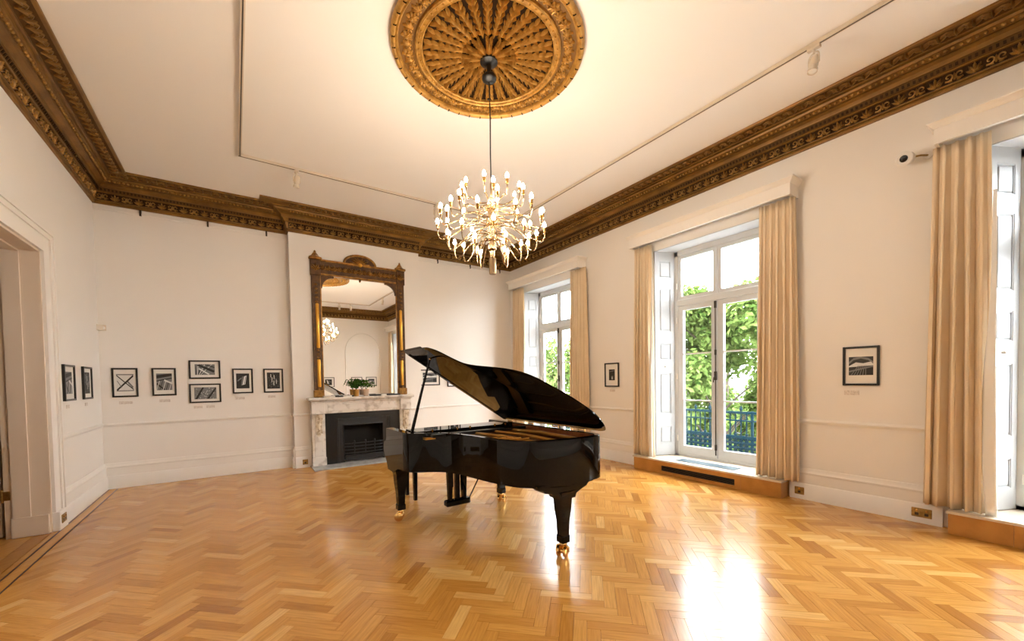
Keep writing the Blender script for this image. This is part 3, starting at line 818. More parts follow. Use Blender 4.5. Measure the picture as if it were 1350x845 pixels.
def tree(x, y, h, rad, label, seed, nleaf=5200):
    r = random.Random(seed)
    t = thing('tree', label, 'tree', (x, y, -4.2), 'street trees beyond the balcony')
    tr = MB().tube(smooth_path([(x, y, -4.2), (x+0.1, y-0.05, -2.4), (x-0.05, y+0.1, -0.8), (x+0.05, y, h-1.2)], 4), [0.20 - 0.012*i for i in range(13)], 8)
    tr.build('trunk', M_bark, t, 60)
    blobs = []; br = MB()
    for k in range(24):
        a = r.uniform(0, 2*PI); d = rad*math.sqrt(r.uniform(0.05, 1))*0.72; z = h - rad*1.15 + r.uniform(-1.05, 0.75)*rad
        z = min(z, h - 0.5 - 0.25*d)
        c = (x + d*math.cos(a), y + d*math.sin(a), z); blobs.append((c, r.uniform(0.45, 0.85)))
        br.tube(smooth_path([(x, y, z-1.3), ((x+c[0])/2, (y+c[1])/2, z-0.5), c], 3), [0.04, 0.034, 0.03, 0.025, 0.02, 0.014, 0.008], 5)
    br.build('branches', M_bark, t, 60, kind='stuff')
    fo = MB()
    for k in range(nleaf):
        c, br_ = blobs[k % len(blobs)]
        v = Vector((r.gauss(0,1), r.gauss(0,1), r.gauss(0,1))).normalized()*br_*r.uniform(0.45, 1.05)
        p = Vector(c) + v
        n = (v.normalized()*0.6 + Vector((r.gauss(0,0.5), r.gauss(0,0.5), 0.6+r.gauss(0,0.3)))).normalized()
        a = n.cross(Vector((r.gauss(0,1), r.gauss(0,1), r.gauss(0,1)))).normalized(); b = n.cross(a)
        s = r.uniform(0.06, 0.12)
        fo.add([p - a*s, p + b*s*0.55 + n*s*0.12, p + a*s, p - b*s*0.55 + n*s*0.12], [(0,1,2,3)], 0, min(1, max(0, r.gauss(0.5, 0.25))))
    fo.build('foliage', M_leaf, t, tone=True, kind='stuff')
tree(11.6, 6.3, 4.5, 2.5, 'leafy green tree filling the middle window', 21, 26000)
tree(10.6, 11.9, 3.5, 1.9, 'leafy green tree seen through the far window', 22, 9000)
tree(18.5, 13.0, 4.2, 2.4, 'green tree standing farther back between the far and middle windows', 23, 8000)
tree(24.5, 9.6, 5.6, 3.4, 'broad green tree across the street behind the middle window', 26, 12000)
tree(17.2, 8.9, 3.3, 2.4, 'low bushy tree just beyond the railing of the middle window', 28, 16000)
tree(21.0, 20.0, 4.6, 3.0, 'broad green tree across the street behind the far window', 27, 9000)
tree(13.5, 2.2, 4.3, 2.6, 'green tree farther along the street beyond the nearest window', 24)

# ------------------------------------------------------------------ ceiling rose
def ceiling_rose():
    cx, cy = 2.01, 3.215
    R = 0.872; z = ZT
    r = thing('ceiling_rose', 'large round gilded acanthus rose on the ceiling above the chandelier', 'ceiling rose', (cx, cy, z-0.08))
    def down(prof): return [(a, z-b) for a, b in prof]
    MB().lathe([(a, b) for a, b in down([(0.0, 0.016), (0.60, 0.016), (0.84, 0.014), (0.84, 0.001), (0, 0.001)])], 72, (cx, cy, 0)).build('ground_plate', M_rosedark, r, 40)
    MB().lathe(down([(0.868, 0.001), (R, 0.012), (R, 0.030), (0.858, 0.048), (0.842, 0.052), (0.828, 0.042), (0.818, 0.050), (0.806, 0.040), (0.800, 0.014), (0.80, 0.001), (0.868, 0.001)]), 72, (cx, cy, 0)).build('outer_rim', M_rose, r, 40)
    MB().lathe(down([(0.592, 0.014), (0.596, 0.040), (0.606, 0.048), (0.616, 0.040), (0.640, 0.040), (0.650, 0.050), (0.662, 0.040), (0.666, 0.014), (0.592, 0.014)]), 72, (cx, cy, 0)).build('inner_ring', M_rose, r, 40)
    MB().lathe(down([(0.664, 0.020), (0.802, 0.020), (0.802, 0.003), (0.664, 0.003), (0.664, 0.020)]), 72, (cx, cy, 0)).build('border_ground', M_roseborder, r, 60)
    bd = MB()
    for k in range(60):
        a = 2*PI*k/60; bd.sphere((cx+0.628*math.cos(a), cy+0.628*math.sin(a), z-0.040), 0.010, 6, 4)
    bd.build('bead_ring', M_rose, r, 60, kind='stuff')
    # radiating acanthus leaves, lying with their front down
    def leafmesh(name, L, W, h):
        m = MB(); lobe(m, L, W*0.20, h, 8, 0.0, 1, h*0.8)
        for k in range(6):
            t = 0.10 + 0.80*k/5
            s = W*(0.36 + 0.55*t)
            for sx in (-1, 1):
                lobe(m, s*1.0, s*0.22, h*0.8, 3, 0, 1, h*0.5, None, (sx*W*0.06, L*t*0.90), -sx*(0.62 - 0.22*t))
        return m.mesh(name, M_rose, 50)
    ml = leafmesh('acanthus_leaf', 0.375, 0.100, 0.034)
    n = 28
    for k in range(n):
        a = 2*PI*(k+0.5)/n
        o = link('acanthus_leaf', ml, r)
        M = Matrix((Vector((math.sin(a), -math.cos(a), 0))*-1, Vector((math.cos(a), math.sin(a), 0)), Vector((0, 0, -1)))).transposed().to_4x4()
        M.translation = Vector((math.cos(a)*0.205, math.sin(a)*0.205, 0.064)); o.matrix_local = M
    # border: palmettes and flower bosses by turns
    mp = palmette(0.080).mesh('border_palmette', M_rose, 50)
    mf = MB()
    for k in range(6): lobe(mf, 0.048, 0.020, 0.022, 3, 0, 1, 0.006, None, (0, 0), k*PI/3)
    mf.sphere((0, 0, 0.018), 0.017, 8, 5)
    for sx in (-1, 1): spiral(mf, (sx*0.050, -0.028), 0.030, 0.006, PI/2 + sx*2.4, PI/2 - sx*4.0, 0.010, 0.008, 10, 5)
    mf = mf.mesh('border_flower', M_rose, 50)
    for k in range(48):
        a = 2*PI*k/48
        o = link('border_palmette' if k % 2 else 'border_flower', mp if k % 2 else mf, r)
        M = Matrix((Vector((math.sin(a), -math.cos(a), 0))*-1, Vector((math.cos(a), math.sin(a), 0)), Vector((0, 0, -1)))).transposed().to_4x4()
        M.translation = Vector((math.cos(a)*0.735, math.sin(a)*0.735, 0.058)); o.matrix_local = M
    # rim notches
    nb = MB()
    for k in range(44):
        a = 2*PI*k/44; c, s = math.cos(a), math.sin(a)
        nb.add([(cx + rr*c - tt*s, cy + rr*s + tt*c, zz) for rr in (0.830, 0.857) for tt in (-0.005, 0.005) for zz in (z-0.0535, z-0.030)],
               [(0,1,3,2),(4,6,7,5),(0,2,6,4),(1,5,7,3),(0,4,5,1),(2,3,7,6)])
    nb.build('rim_ties', M_rosedark, r, kind='stuff')
    ms = leafmesh('rosette_leaf', 0.165, 0.078, 0.034)
    for k in range(12):
        a = 2*PI*k/12
        o = link('rosette_leaf', ms, r)
        M = Matrix((Vector((math.sin(a), -math.cos(a), 0))*-1, Vector((math.cos(a), math.sin(a), 0)), Vector((0, 0, -1)))).transposed().to_4x4()
        M.translation = Vector((math.cos(a)*0.055, math.sin(a)*0.055, 0.034)); o.matrix_local = M
    MB().lathe(down([(0.0, 0.062), (0.05, 0.058), (0.07, 0.045), (0.075, 0.012)]), 20, (cx, cy, 0)).build('centre_boss', M_rose, r, 40)
    return cx, cy
ceiling_rose()

# ------------------------------------------------------------------ chandelier
def chandelier():
    cx, cy = 2.02, 3.23
    c = thing('chandelier', 'brass chandelier of many curved arms with bare glowing bulbs hanging from the rose', 'chandelier', (cx, cy, 2.485))
    MB().lathe([(0.0, 4.455), (0.085, 4.450), (0.080, 4.425), (0.045, 4.405), (0.022, 4.395), (0.018, 4.330), (0.05, 4.318), (0.066, 4.300), (0.066, 4.275), (0.045, 4.255), (0.0, 4.250)], 20, (cx, cy, 0)).build('ceiling_hook', M_blacksatin, c, 40)
    MB().tube([(cx, cy, 4.26), (cx+0.003, cy, 3.9), (cx-0.002, cy, 3.6), (cx, cy, 3.32)], 0.006, 6).build('cable', M_blacksatin, c, 60)
    MB().bbox(cx-0.022, cy-0.006, 4.085, cx+0.004, cy+0.006, 4.100, 0.002).build('cable_clip', M_blacksatin, c)
    MB().lathe([(0.006, 3.34), (0.012, 3.32), (0.012, 3.20), (0.030, 3.19), (0.034, 3.17), (0.034, 2.76), (0.040, 2.75), (0.040, 2.72), (0.022, 2.70), (0.022, 2.64), (0.034, 2.63), (0.034, 2.495), (0.030, 2.487), (0.0, 2.487)], 20, (cx, cy, 0)).build('stem', M_arm, c, 40)
    for z in (3.10, 2.96, 2.82): 
        MB().lathe([(0.034, z-0.02), (0.055, z-0.015), (0.055, z+0.015), (0.034, z+0.02)], 20, (cx, cy, 0)).build('arm_hub', M_arm, c, 40)
    tiers = [(0.265, 3.285, 8, 3.14, 0.0), (0.375, 3.175, 8, 3.08, 0.35), (0.475, 3.06, 9, 3.00, 0.1), (0.500, 2.955, 10, 2.94, 0.25), (0.415, 2.845, 9, 2.86, 0.0), (0.270, 2.765, 6, 2.80, 0.4)]
    for R, zb, n, za, ph in tiers:
        low = zb - 0.155
        pts = smooth_path([(0.04, 0, za-2.485), (R*0.45, 0, za-2.485-0.02), (R*0.80, 0, low-2.485+0.02), (R*0.94, 0, low-2.485), (R, 0, low+0.05-2.485), (R, 0, zb-0.062-2.485)], 4)
        ma = MB().tube(pts, 0.0058, 6).mesh('arm', M_arm, 60)
        mso = MB().lathe([(0.006, -0.066), (0.013, -0.062), (0.0135, -0.022), (0.009, -0.018)], 10).mesh('bulb_socket', M_brass, 40)
        mbu = MB().lathe([(0.0, -0.022), (0.008, -0.020), (0.014, -0.008), (0.016, 0.004), (0.0125, 0.018), (0.006, 0.030), (0.0, 0.036)], 8).mesh('bulb', M_bulb, 60)
        for k in range(n):
            a = 2*PI*(k+ph)/n
            o = link('arm', ma, c, (0, 0, 0), (0, 0, a))
            link('bulb_socket', mso, o, (R, 0, zb-2.485)); link('bulb', mbu, o, (R, 0, zb-2.485))
chandelier()

# ------------------------------------------------------------------ track lighting
TX0, TX1, TY0, TY1 = 0.136, 4.41, -0.25, 6.37
def track():
    t = thing('lighting_track', 'cream ceiling track running round the ceiling near the gilded cornice', 'lighting track', (TX0, TY1, ZT-0.034))
    h = 0.017
    for (x0, y0, x1, y1) in ((TX0-h, TY0, TX0+h, TY1), (TX1-h, TY0, TX1+h, TY1), (TX0-h, TY1-h, TX1+h, TY1+h), (TX0-h, TY0-h, TX1+h, TY0+h)):
        lx = (x1-x0) > (y1-y0)
        m = MB().box(x0, y0, ZT-0.034, x1, y1, ZT-0.001); o = m.build('track_rail', M_track, t)
        g = 0.006
        MB().box(x0 + (0 if lx else h-g), y0 + (h-g if lx else 0), ZT-0.0355, x1 - (0 if lx else h-g), y1 - (h-g if lx else 0), ZT-0.0342).build('track_slot', M_trackdark, o)
track()
def spot(x, y, label, yaw, tilt=0.25):
    s = thing('spotlight', label, 'spotlight', (x, y, ZT-0.30), 'ceiling track spotlights')
    MB().bbox(-0.022, -0.05, 0.235, 0.022, 0.05, 0.263, 0.004).build('adaptor', M_track, s, local=True)
    MB().tube([(0, 0, 0.236), (0, 0, 0.20)], 0.010, 8).build('swivel', M_track, s, local=True)
    o = MB().tube(smooth_path([(-0.045, 0, 0.10), (-0.045, 0, 0.17), (-0.03, 0, 0.20), (0, 0, 0.206), (0.03, 0, 0.20), (0.045, 0, 0.17), (0.045, 0, 0.10)], 3), 0.006, 6).build('yoke', M_track, s, local=True)
    o.rotation_euler = (0, 0, yaw)
    b = MB().lathe([(0.0, 0.070), (0.025, 0.068), (0.036, 0.050), (0.036, -0.025), (0.030, -0.032), (0.030, -0.055), (0.040, -0.060), (0.040, -0.085), (0.034, -0.085), (0.028, -0.06)], 16).build('lamp_head', M_track, s, 40, local=True)
    b.location = (0, 0, 0.115); b.rotation_euler = (tilt, 0, yaw)
    MB().lathe([(0.033, -0.076), (0.0, -0.072)], 16).build('lens', M_lampglass, b, local=True)
spot(0.79, TY1, 'small cream track spotlight near the back left corner of the track', 0.3)
spot(2.88, TY1, 'small cream track spotlight at the back, just left of the chandelier', -0.3)
spot(TX1, 1.50, 'cream track spotlight at the upper right, largest of the spotlights', 1.3)
spot(3.31, TY0, 'track spotlight on the front run seen in the mirror, left of two', 0.2)
spot(3.72, TY0, 'track spotlight on the front run seen in the mirror, right of two', 0.2)

# ------------------------------------------------------------------ fireplace
def fireplace():
    f = thing('fireplace', 'white marble fireplace with carved corbels and black iron grate', 'fireplace', (1.985, 7.82, 0))
    yf = 7.82
    MB().bbox(1.06, 7.475, 0.0005, 2.91, BRY-0.001, 0.022, 0.004).build('hearth', M_hearth, f)
    for x0, x1 in ((MX0, 1.305), (2.665, MX1)):
        j = MB().bbox(x0, yf, 0.0225, x1, BRY-0.002, 0.94, 0.004).build('jamb', M_marble, f)
        xm = (x0+x1)/2
        MB().bbox(x0-0.008, yf-0.012, 0.023, x1+0.008, yf, 0.17, 0.004).build('plinth', M_marble, j)
        MB().bbox(x0+0.035, yf-0.012, 0.20, x1-0.035, yf, 0.58, 0.005).build('raised_panel', M_marble, j)
        # scroll corbel: S profile drawn in y-z, pressed out across x
        pr = [(yf, 0.60), (yf-0.014, 0.60), (yf-0.022, 0.62), (yf-0.020, 0.65), (yf-0.020, 0.72), (yf-0.036, 0.80), (yf-0.062, 0.86), (yf-0.072, 0.90), (yf-0.066, 0.935), (yf, 0.94)]
        MB().prism(pr, lambda a, b, d: (d, a, b), xm-0.055, xm+0.055).build('corbel', M_marbleorn, j, 40)
        lf = MB(); lobe(lf, 0.26, 0.05, 0.022, 6, 0.25, 3, 0.01)
        lf.xf(Matrix(((1, 0, 0, xm), (0, 0, -1, yf-0.030), (0, -1, 0, 0.90), (0, 0, 0, 1)))); lf.build('corbel_leaf', M_marbleorn, j, 50)
        MB().lathe([(0, -0.004), (0.035, 0.0), (0.045, 0.02), (0.03, 0.035), (0, 0.04)], 12, (xm, yf-0.012, 0.58), axis='y').build('corbel_boss', M_marbleorn, j, 40)
    MB().bbox(MX0, yf-0.004, 0.945, MX1, BRY-0.002, 1.165, 0.004).build('frieze', M_marble, f)
    MB().bbox(1.35, yf-0.014, 0.985, 2.62, yf-0.004, 1.12, 0.006).build('frieze_panel', M_marble, f)
    for x0, x1 in ((MX0-0.006, 1.30), (2.67, MX1+0.006)):
        MB().bbox(x0, yf-0.045, 0.945, x1, yf-0.004, 1.165, 0.006).build('end_block', M_marble, f)
    MB().bbox(MX0-0.02, yf-0.065, 1.165, MX1+0.02, BRY-0.002, 1.188, 0.008).build('bed_mould', M_marble, f)
    MB().bbox(1.035, 7.715, 1.188, 2.935, BRY-0.002, 1.235, 0.010).build('shelf', M_marble, f)
    # black slips, iron register grate and basket
    m = MB(); m.box(1.305, yf+0.03, 0.023, 1.50, yf+0.06, 0.94); m.box(2.47, yf+0.03, 0.023, 2.665, yf+0.06, 0.94); m.box(1.50, yf+0.03, 0.84, 2.47, yf+0.06, 0.94)
    m.build('slate_slip', M_slip, f)
    y0 = yf+0.045
    m = MB()
    m.bbox(1.50, y0, 0.023, 1.545, y0+0.05, 0.838, 0.006); m.bbox(2.425, y0, 0.023, 2.47, y0+0.05, 0.838, 0.006); m.bbox(1.545, y0, 0.795, 2.425, y0+0.05, 0.838, 0.006)
    m.build('grate_surround', M_iron, f)
    m = MB()
    m.box(1.545, y0+0.02, 0.023, 1.615, y0+0.045, 0.795); m.box(2.355, y0+0.02, 0.023, 2.425, y0+0.045, 0.795); m.box(1.615, y0+0.02, 0.715, 2.355, y0+0.045, 0.795)
    m.build('grate_plate', M_iron, f)
    for x0, x1, z0, z1 in ((1.61, 1.63, 0.023, 0.72), (2.34, 2.36, 0.023, 0.72), (1.63, 2.34, 0.70, 0.72)):
        MB().bbox(x0, y0+0.008, z0, x1, y0+0.03, z1, 0.004).build('arch_bead', M_iron, f)
    m = MB(); m.box(1.615, y0+0.28, 0.023, 2.355, y0+0.30, 0.75); m.box(1.60, y0+0.045, 0.023, 1.615, y0+0.30, 0.75); m.box(2.355, y0+0.045, 0.023, 2.37, y0+0.30, 0.75)
    m.build('firebox', M_soot, f)
    for z in (0.36, 0.30, 0.24, 0.18):
        MB().tube(smooth_path([(1.635, y0+0.03, z), (1.75, y0-0.005, z), (1.985, y0-0.015, z), (2.22, y0-0.005, z), (2.335, y0+0.03, z)], 3), 0.009, 6).build('grate_bar', M_iron, f, 50)
    for x in (1.80, 2.0, 2.17):
        MB().lathe([(0.008, 0.16), (0.008, 0.37), (0.016, 0.385), (0.012, 0.41), (0.0, 0.425)], 8, (x, y0-0.014, 0)).build('grate_finial', M_iron, f, 50)
    MB().bbox(1.64, y0-0.02, 0.05, 2.33, y0+0.035, 0.14, 0.006).build('ash_pan', M_iron, f)
fireplace()

# ------------------------------------------------------------------ mirror over the mantel
def wall_mirror():
    m_ = thing('wall_mirror', 'tall carved gilt mirror with arched crest above the fireplace', 'mirror', (2.01, BRY, 1.236))
    X0, X1 = 1.165, 2.855; y1 = BRY-0.002; y0 = y1-0.07; zb, zt = 1.236, 3.72
    MB().box(X0+0.12, y1-0.022, zb+0.02, X1-0.12, y1-0.002, 3.50).build('mirror_glass', M_mirror, m_)
    for sx, xc in ((1, X0+0.075), (-1, X1-0.075)):
        c = MB().bbox(xc-0.072, y0+0.012, zb+0.13, xc+0.072, y1, 3.44, 0.006).build('pilaster', M_mgdark, m_)
        MB().bbox(xc-0.085, y0-0.01, zb, xc+0.085, y1, zb+0.13, 0.010).build('base_block', M_mgold, c)
        # half-round burnished shafts between carved bands
        for z0, z1 in ((1.42, 1.92), (2.12, 2.92)):
            MB().lathe([(0.022, z0), (0.030, z0+0.015), (0.030, z1-0.015), (0.022, z1)], 14, (xc+0.010*sx, y0+0.012, 0)).build('shaft', M_mgoldlite, c, 50)
        for z0, z1 in ((1.36, 1.42), (1.92, 2.12), (2.92, 3.30)):
            k = max(1, round((z1-z0)/0.075)); hgt = (z1-z0)/k
            MB().bbox(xc-0.045, y0+0.004, z0, xc+0.045, y0+0.016, z1, 0.004).build('carved_band', M_mgdark, c)
            for i in range(k):
                b = palmette(hgt*0.62); b.xf(Matrix(((1,0,0,xc), (0,0,-1,y0+0.006), (0,1,0,z0+(i+0.5)*hgt), (0,0,0,1)))); b.build('leaf_boss', M_mgold, c, 50)
        MB().bbox(xc-0.085, y0-0.006, 3.42, xc+0.085, y1, 3.70, 0.008).build('capital', M_mgdark, c)
        b = palmette(0.12); b.xf(Matrix(((1,0,0,xc), (0,0,-1,y0-0.006), (0,1,0,3.57), (0,0,0,1)))); b.build('capital_leaf', M_mgold, c, 50)
        MB().bbox(xc-0.105, y0-0.03, 3.70, xc+0.105, y1, 3.745, 0.012).build('capital_cap', M_mgold, c)
        MB().lathe([(0.088*1.2, 3.745), (0.06, 3.775), (0.045, 3.80), (0.018, 3.835), (0.020, 3.85), (0.0, 3.875)], 4, (xc, (y0+y1)/2, 0)).xf(Matrix.Identity(4)).build('finial', M_mgold, c)
        # inner slip against the glass
        xi = xc + sx*0.080
        MB().bbox(xi-0.010, y1-0.040, zb+0.02, xi+0.010, y1, 3.46, 0.004).build('inner_bead', M_mgold, c)
    xa, xb = X0+0.16, X1-0.16
    rail = MB().bbox(xa, y0+0.012, 3.44, xb, y1, 3.70, 0.006).build('top_rail', M_mgdark, m_)
    MB().bbox(xa-0.005, y0-0.014, 3.675, xb+0.005, y1, 3.715, 0.010).build('top_moulding', M_mgold, rail)
    MB().bbox(xa-0.005, y0-0.002, 3.435, xb+0.005, y1, 3.465, 0.008).build('bottom_moulding', M_mgold, rail)
    n = 15
    for i in range(n):
        x = xa + (i+0.5)*(xb-xa)/n
        b = palmette(0.095); b.xf(Matrix(((1,0,0,x), (0,0,-1,y0+0.012), (0,1,0,3.575), (0,0,0,1)))); b.build('rail_leaf', M_mgold, rail, 50)
    # half-round crest with a shell and rosette
    cxm = 2.01; poly = [(0.30*math.cos(PI*k/20)*1.0, 0.18*math.sin(PI*k/20)) for k in range(21)]
    cr = MB().prism(poly, lambda a, b, d: (cxm+a, d, 3.70+b), y0+0.01, y1).build('crest', M_mgdark, m_, 40)
    MB().tube([(cxm + 0.285*math.cos(PI*k/20), y0+0.004, 3.705 + 0.170*math.sin(PI*k/20)) for k in range(21)], 0.022, 8).build('crest_moulding', M_mgold, cr, 50)
    for k in range(9):
        a = -PI/2 + PI*(k+0.5)/9
        b = MB(); lobe(b, 0.125 + 0.06*abs(math.sin(a)), 0.024, 0.03, 5, 0, 1, 0.01, None, (0, 0), -a)
        b.xf(Matrix(((1,0,0,cxm), (0,0,-1,y0+0.010), (0,1,0,3.70), (0,0,0,1)))); b.build('shell_lobe', M_mgold, cr, 50)
    MB().lathe([(0, -0.03), (0.02, -0.026), (0.036, -0.008), (0.04, 0.01)], 12, (cxm, y0-0.008, 3.70), axis='y').build('rosette', M_mgoldlite, cr, 50)
    MB().lathe([(0.0, 3.385), (0.014, 3.40), (0.016, 3.42), (0.010, 3.44)], 10, (cxm, y0+0.03, 0)).build('drop', M_mgold, rail, 50)
    # curved spandrels in the upper corners of the glass
    for sx, xc in ((1, xa-0.002), (-1, xb+0.002)):
        pts = [(0, 0), (0.22, 0)] + [(0.22 - 0.20*math.sin(PI/2*k/8)*1.0, -0.04 - 0.20*(1-math.cos(PI/2*k/8))) for k in range(0, 9)] + [(0, -0.24)]
        MB().prism([(sx*a, b) for a, b in pts], lambda a, b, d: (xc+a, d, 3.445+b), y0+0.02, y1-0.024).build('spandrel', M_mgdark, m_)
wall_mirror()

# ------------------------------------------------------------------ things on the mantel shelf
def booklets():
    data = [(1.285, 1.468, 'w', 'white booklet lying at the left end of the mantel shelf'),
            (1.478, 1.60, 'b', 'black booklet lying second from the left on the mantel shelf'),
            (1.612, 1.755, 'w', 'white booklet lying third from the left on the mantel shelf'),
            (1.768, 1.792, 'b', 'black booklet lying just left of the gilt plant pot'),
            (2.095, 2.285, 'b', 'black booklet lying just right of the pale plant pot'),
            (2.295, 2.39, 'w', 'white booklet lying third from the right end of the mantel shelf'.replace('third from the right end', 'on the right half')),
            (2.40, 2.66, 'b', 'long black booklet lying at the right end of the mantel shelf')]
    for x0, x1, k, lab in data:
        m = MB().bbox(x0, 7.745, 1.2352, x1, 7.86, 1.262, 0.002).build('booklet', M_bookw if k == 'w' else M_bookb, base=(x0, 7.75, 1.2352))
        tag(m, lab, 'booklet', 'booklets on the mantel shelf')
booklets()
def pot_plant(x, y, label, pm, h, spread, seed, fern):
    r = random.Random(seed)
    p = thing('potted_fern' if fern else 'potted_plant', label, 'pot plant', (x, y, 1.2352))
    pot = MB().lathe([(0.0, 1.2355), (0.040, 1.2355), (0.045, 1.25), (0.054, 1.345), (0.058, 1.35), (0.058, 1.362), (0.050, 1.362), (0.047, 1.335)], 18, (x, y, 0)).build('pot', pm, p, 40)
    MB().lathe([(0.049, 1.338), (0.0, 1.345)], 14, (x, y, 0)).build('soil', M_soil, pot)
    n = 17 if fern else 13
    for k in range(n):
        a = 2*PI*k/n + r.uniform(-0.3, 0.3); L = spread*r.uniform(0.6, 1.1); up = h*r.uniform(0.5, 1.1)
        dx, dy = math.cos(a), math.sin(a)*0.55
        if dy > 0: dy *= 0.5
        def cv(t): return Vector((x + dx*L*t, y + dy*L*t, 1.345 + up*math.sin(PI*min(1, t*0.72))*1.0 - up*0.25*t*t))
        f = MB(); f.tube([cv(t/5) for t in range(6)], 0.0018, 4)
        m = 9 if fern else 4
        for i in range(1, m+1):
            t = (i+0.2)/(m+0.4)
            c = cv(t); d = (cv(min(1, t+0.05)) - cv(t-0.05)).normalized()
            sd = d.cross(Vector((0,0,1))).normalized()
            for s in (-1, 1):
                ll = (0.042 if fern else 0.055)*(1.1-0.5*t); wl = 0.011 if fern else 0.019
                tip = c + sd*s*ll + d*ll*0.5 - Vector((0,0,ll*0.25)); mid = c + (tip-c)*0.5 + Vector((0,0,0.004))
                pr = d*wl
                f.add([c, mid+pr, tip, mid-pr], [(0,1,2,3)], 0, r.uniform(0.1, 0.9))
        f.build('frond' if fern else 'leaf_stem', M_fern, p, tone=True)
pot_plant(1.855, 7.84, 'green fern in a gilt pot on the mantel, the left plant', M_potgold, 0.24, 0.18, 5, True)
pot_plant(2.03, 7.83, 'green leafy plant in a pale stone pot on the mantel, the right plant', M_potpink, 0.20, 0.20, 9, False)

# ------------------------------------------------------------------ framed photographs
def print_art(mb, w, h, kind, rnd):
    """flat pieces of black, grey and pale on the print: mats 0 pale, 1 grey, 2 black; local x, z at tiny steps of y"""
    def quad(pts, mi, lay): 
        mb.add([(max(-w/2, min(w/2, a*w)), -0.0002*lay, max(-h/2, min(h/2, b*h))) for a, b in pts], [tuple(range(len(pts)))], mi)
    def bar(a, b, t, mi, lay):
        (x0, y0), (x1, y1) = a, b; d = math.hypot(x1-x0, y1-y0); nx, ny = -(y1-y0)/d*t, (x1-x0)/d*t
        quad([(x0+nx, y0+ny), (x1+nx, y1+ny), (x1-nx, y1-ny), (x0-nx, y0-ny)], mi, lay)
    base = {'cross': 0, 'arches': 1, 'rays': 1, 'speckle': 1, 'slant': 2, 'dark': 2, 'tunnel': 2, 'square': 2}[kind]
    quad([(-.5,-.5), (.5,-.5), (.5,.5), (-.5,.5)], base, 1)
    if kind == 'cross':
        bar((-.5,.42), (.5,-.42), .035, 2, 2); bar((-.5,-.45), (.5,.40), .06, 2, 3); bar((-.5,.46), (.5,.46), .03, 1, 2); bar((.1,.1), (.45,-.3), .05, 1, 2); bar((-.45,.1), (-.2,-.3), .02, 1, 4); bar((-.5,-.48), (.5,-.48), .02, 2, 2)
    elif kind == 'arches':
        bar((-.5,.30), (.5,.45), .10, 2, 2); bar((-.5,.05), (.5,.22), .03, 2, 3); 
        for k in range(5): bar((-.5+.2*k,-.5), (-.3+.2*k,.05), .02, 2 if k % 2 else 0, 4)
        bar((-.5,-.1), (.0,-.5), .06, 2, 3); bar((.0,.1), (.5,-.1), .05, 0, 5)
    elif kind == 'rays':
        for k in range(7): bar((-.42+.04*k,-.5), (-.5+.17*k,.5), .018, 0 if k % 2 else 2, 2)
        bar((-.35,.48), (.5,-.2), .11, 2, 3); bar((.0,.5), (.5,.2), .05, 2, 3); bar((-.3,.1), (.2,-.45), .05, 0, 4)
    elif kind == 'speckle':
        for k in range(60):
            a, b = rnd.uniform(-.48,.44), rnd.uniform(-.48,.42); s = rnd.uniform(.015,.05)
            quad([(a,b), (a+s,b+s*.3), (a+s*.8,b+s*1.6), (a-s*.2,b+s)], rnd.choice((0, 0, 2)), 2)
        bar((-.42,-.5), (-.1,.5), .05, 2, 3); bar((.1,-.5), (.5,.42), .06, 2, 3)
    elif kind == 'slant':
        quad([(-.05,-.28), (.18,-.22), (.30,.36), (.10,.30)], 0, 2); bar((-.1,-.3), (.0,.3), .04, 1, 3); bar((.12,-.2), (.22,.28), .015, 2, 4); bar((-.4,.0), (-.1,.2), .04, 1, 2)
    elif kind == 'dark':
        for k in range(34):
            a, b = rnd.uniform(-.45,.42), rnd.uniform(-.45,.42); s = rnd.uniform(.02,.05)
            quad([(a,b), (a+s,b), (a+s,b+s*1.5), (a,b+s*1.3)], 1, 2)
        for a, b, c in ((-.12,-.1,.2), (.02,-.3,.0), (.05,.1,.34), (-.2,.2,.4), (.22,-.2,.05)): bar((a,b), (a,c), .025, 0, 3)
    elif kind == 'tunnel':
        P = [(-.5,.1), (-.3,.32), (0,.40), (.3,.30), (.5,.12), (.5,.22), (.3,.42), (0,.5), (-.3,.44), (-.5,.22)]
        quad(P[:5] + P[5:], 1, 2)
        quad([(-.5,.0), (-.2,.2), (.1,.14), (.4,.22), (.5,.1), (.5,.02), (-.5,-.06)], 0, 3)
        for k in range(6): bar((-.4+.12*k,-.5), (-.1+.06*k,.02), .015, 1, 4)
        bar((-.5,-.3), (.5,-.02), .04, 1, 3)
    elif kind == 'square':
        quad([(-.1,-.42), (.2,-.42), (.2,-.1), (-.1,-.1)], 1, 2); quad([(-.02,-.38), (.1,-.38), (.1,-.2), (-.02,-.2)], 0, 3)
        bar((-.4,.3), (.4,.38), .03, 1, 2)
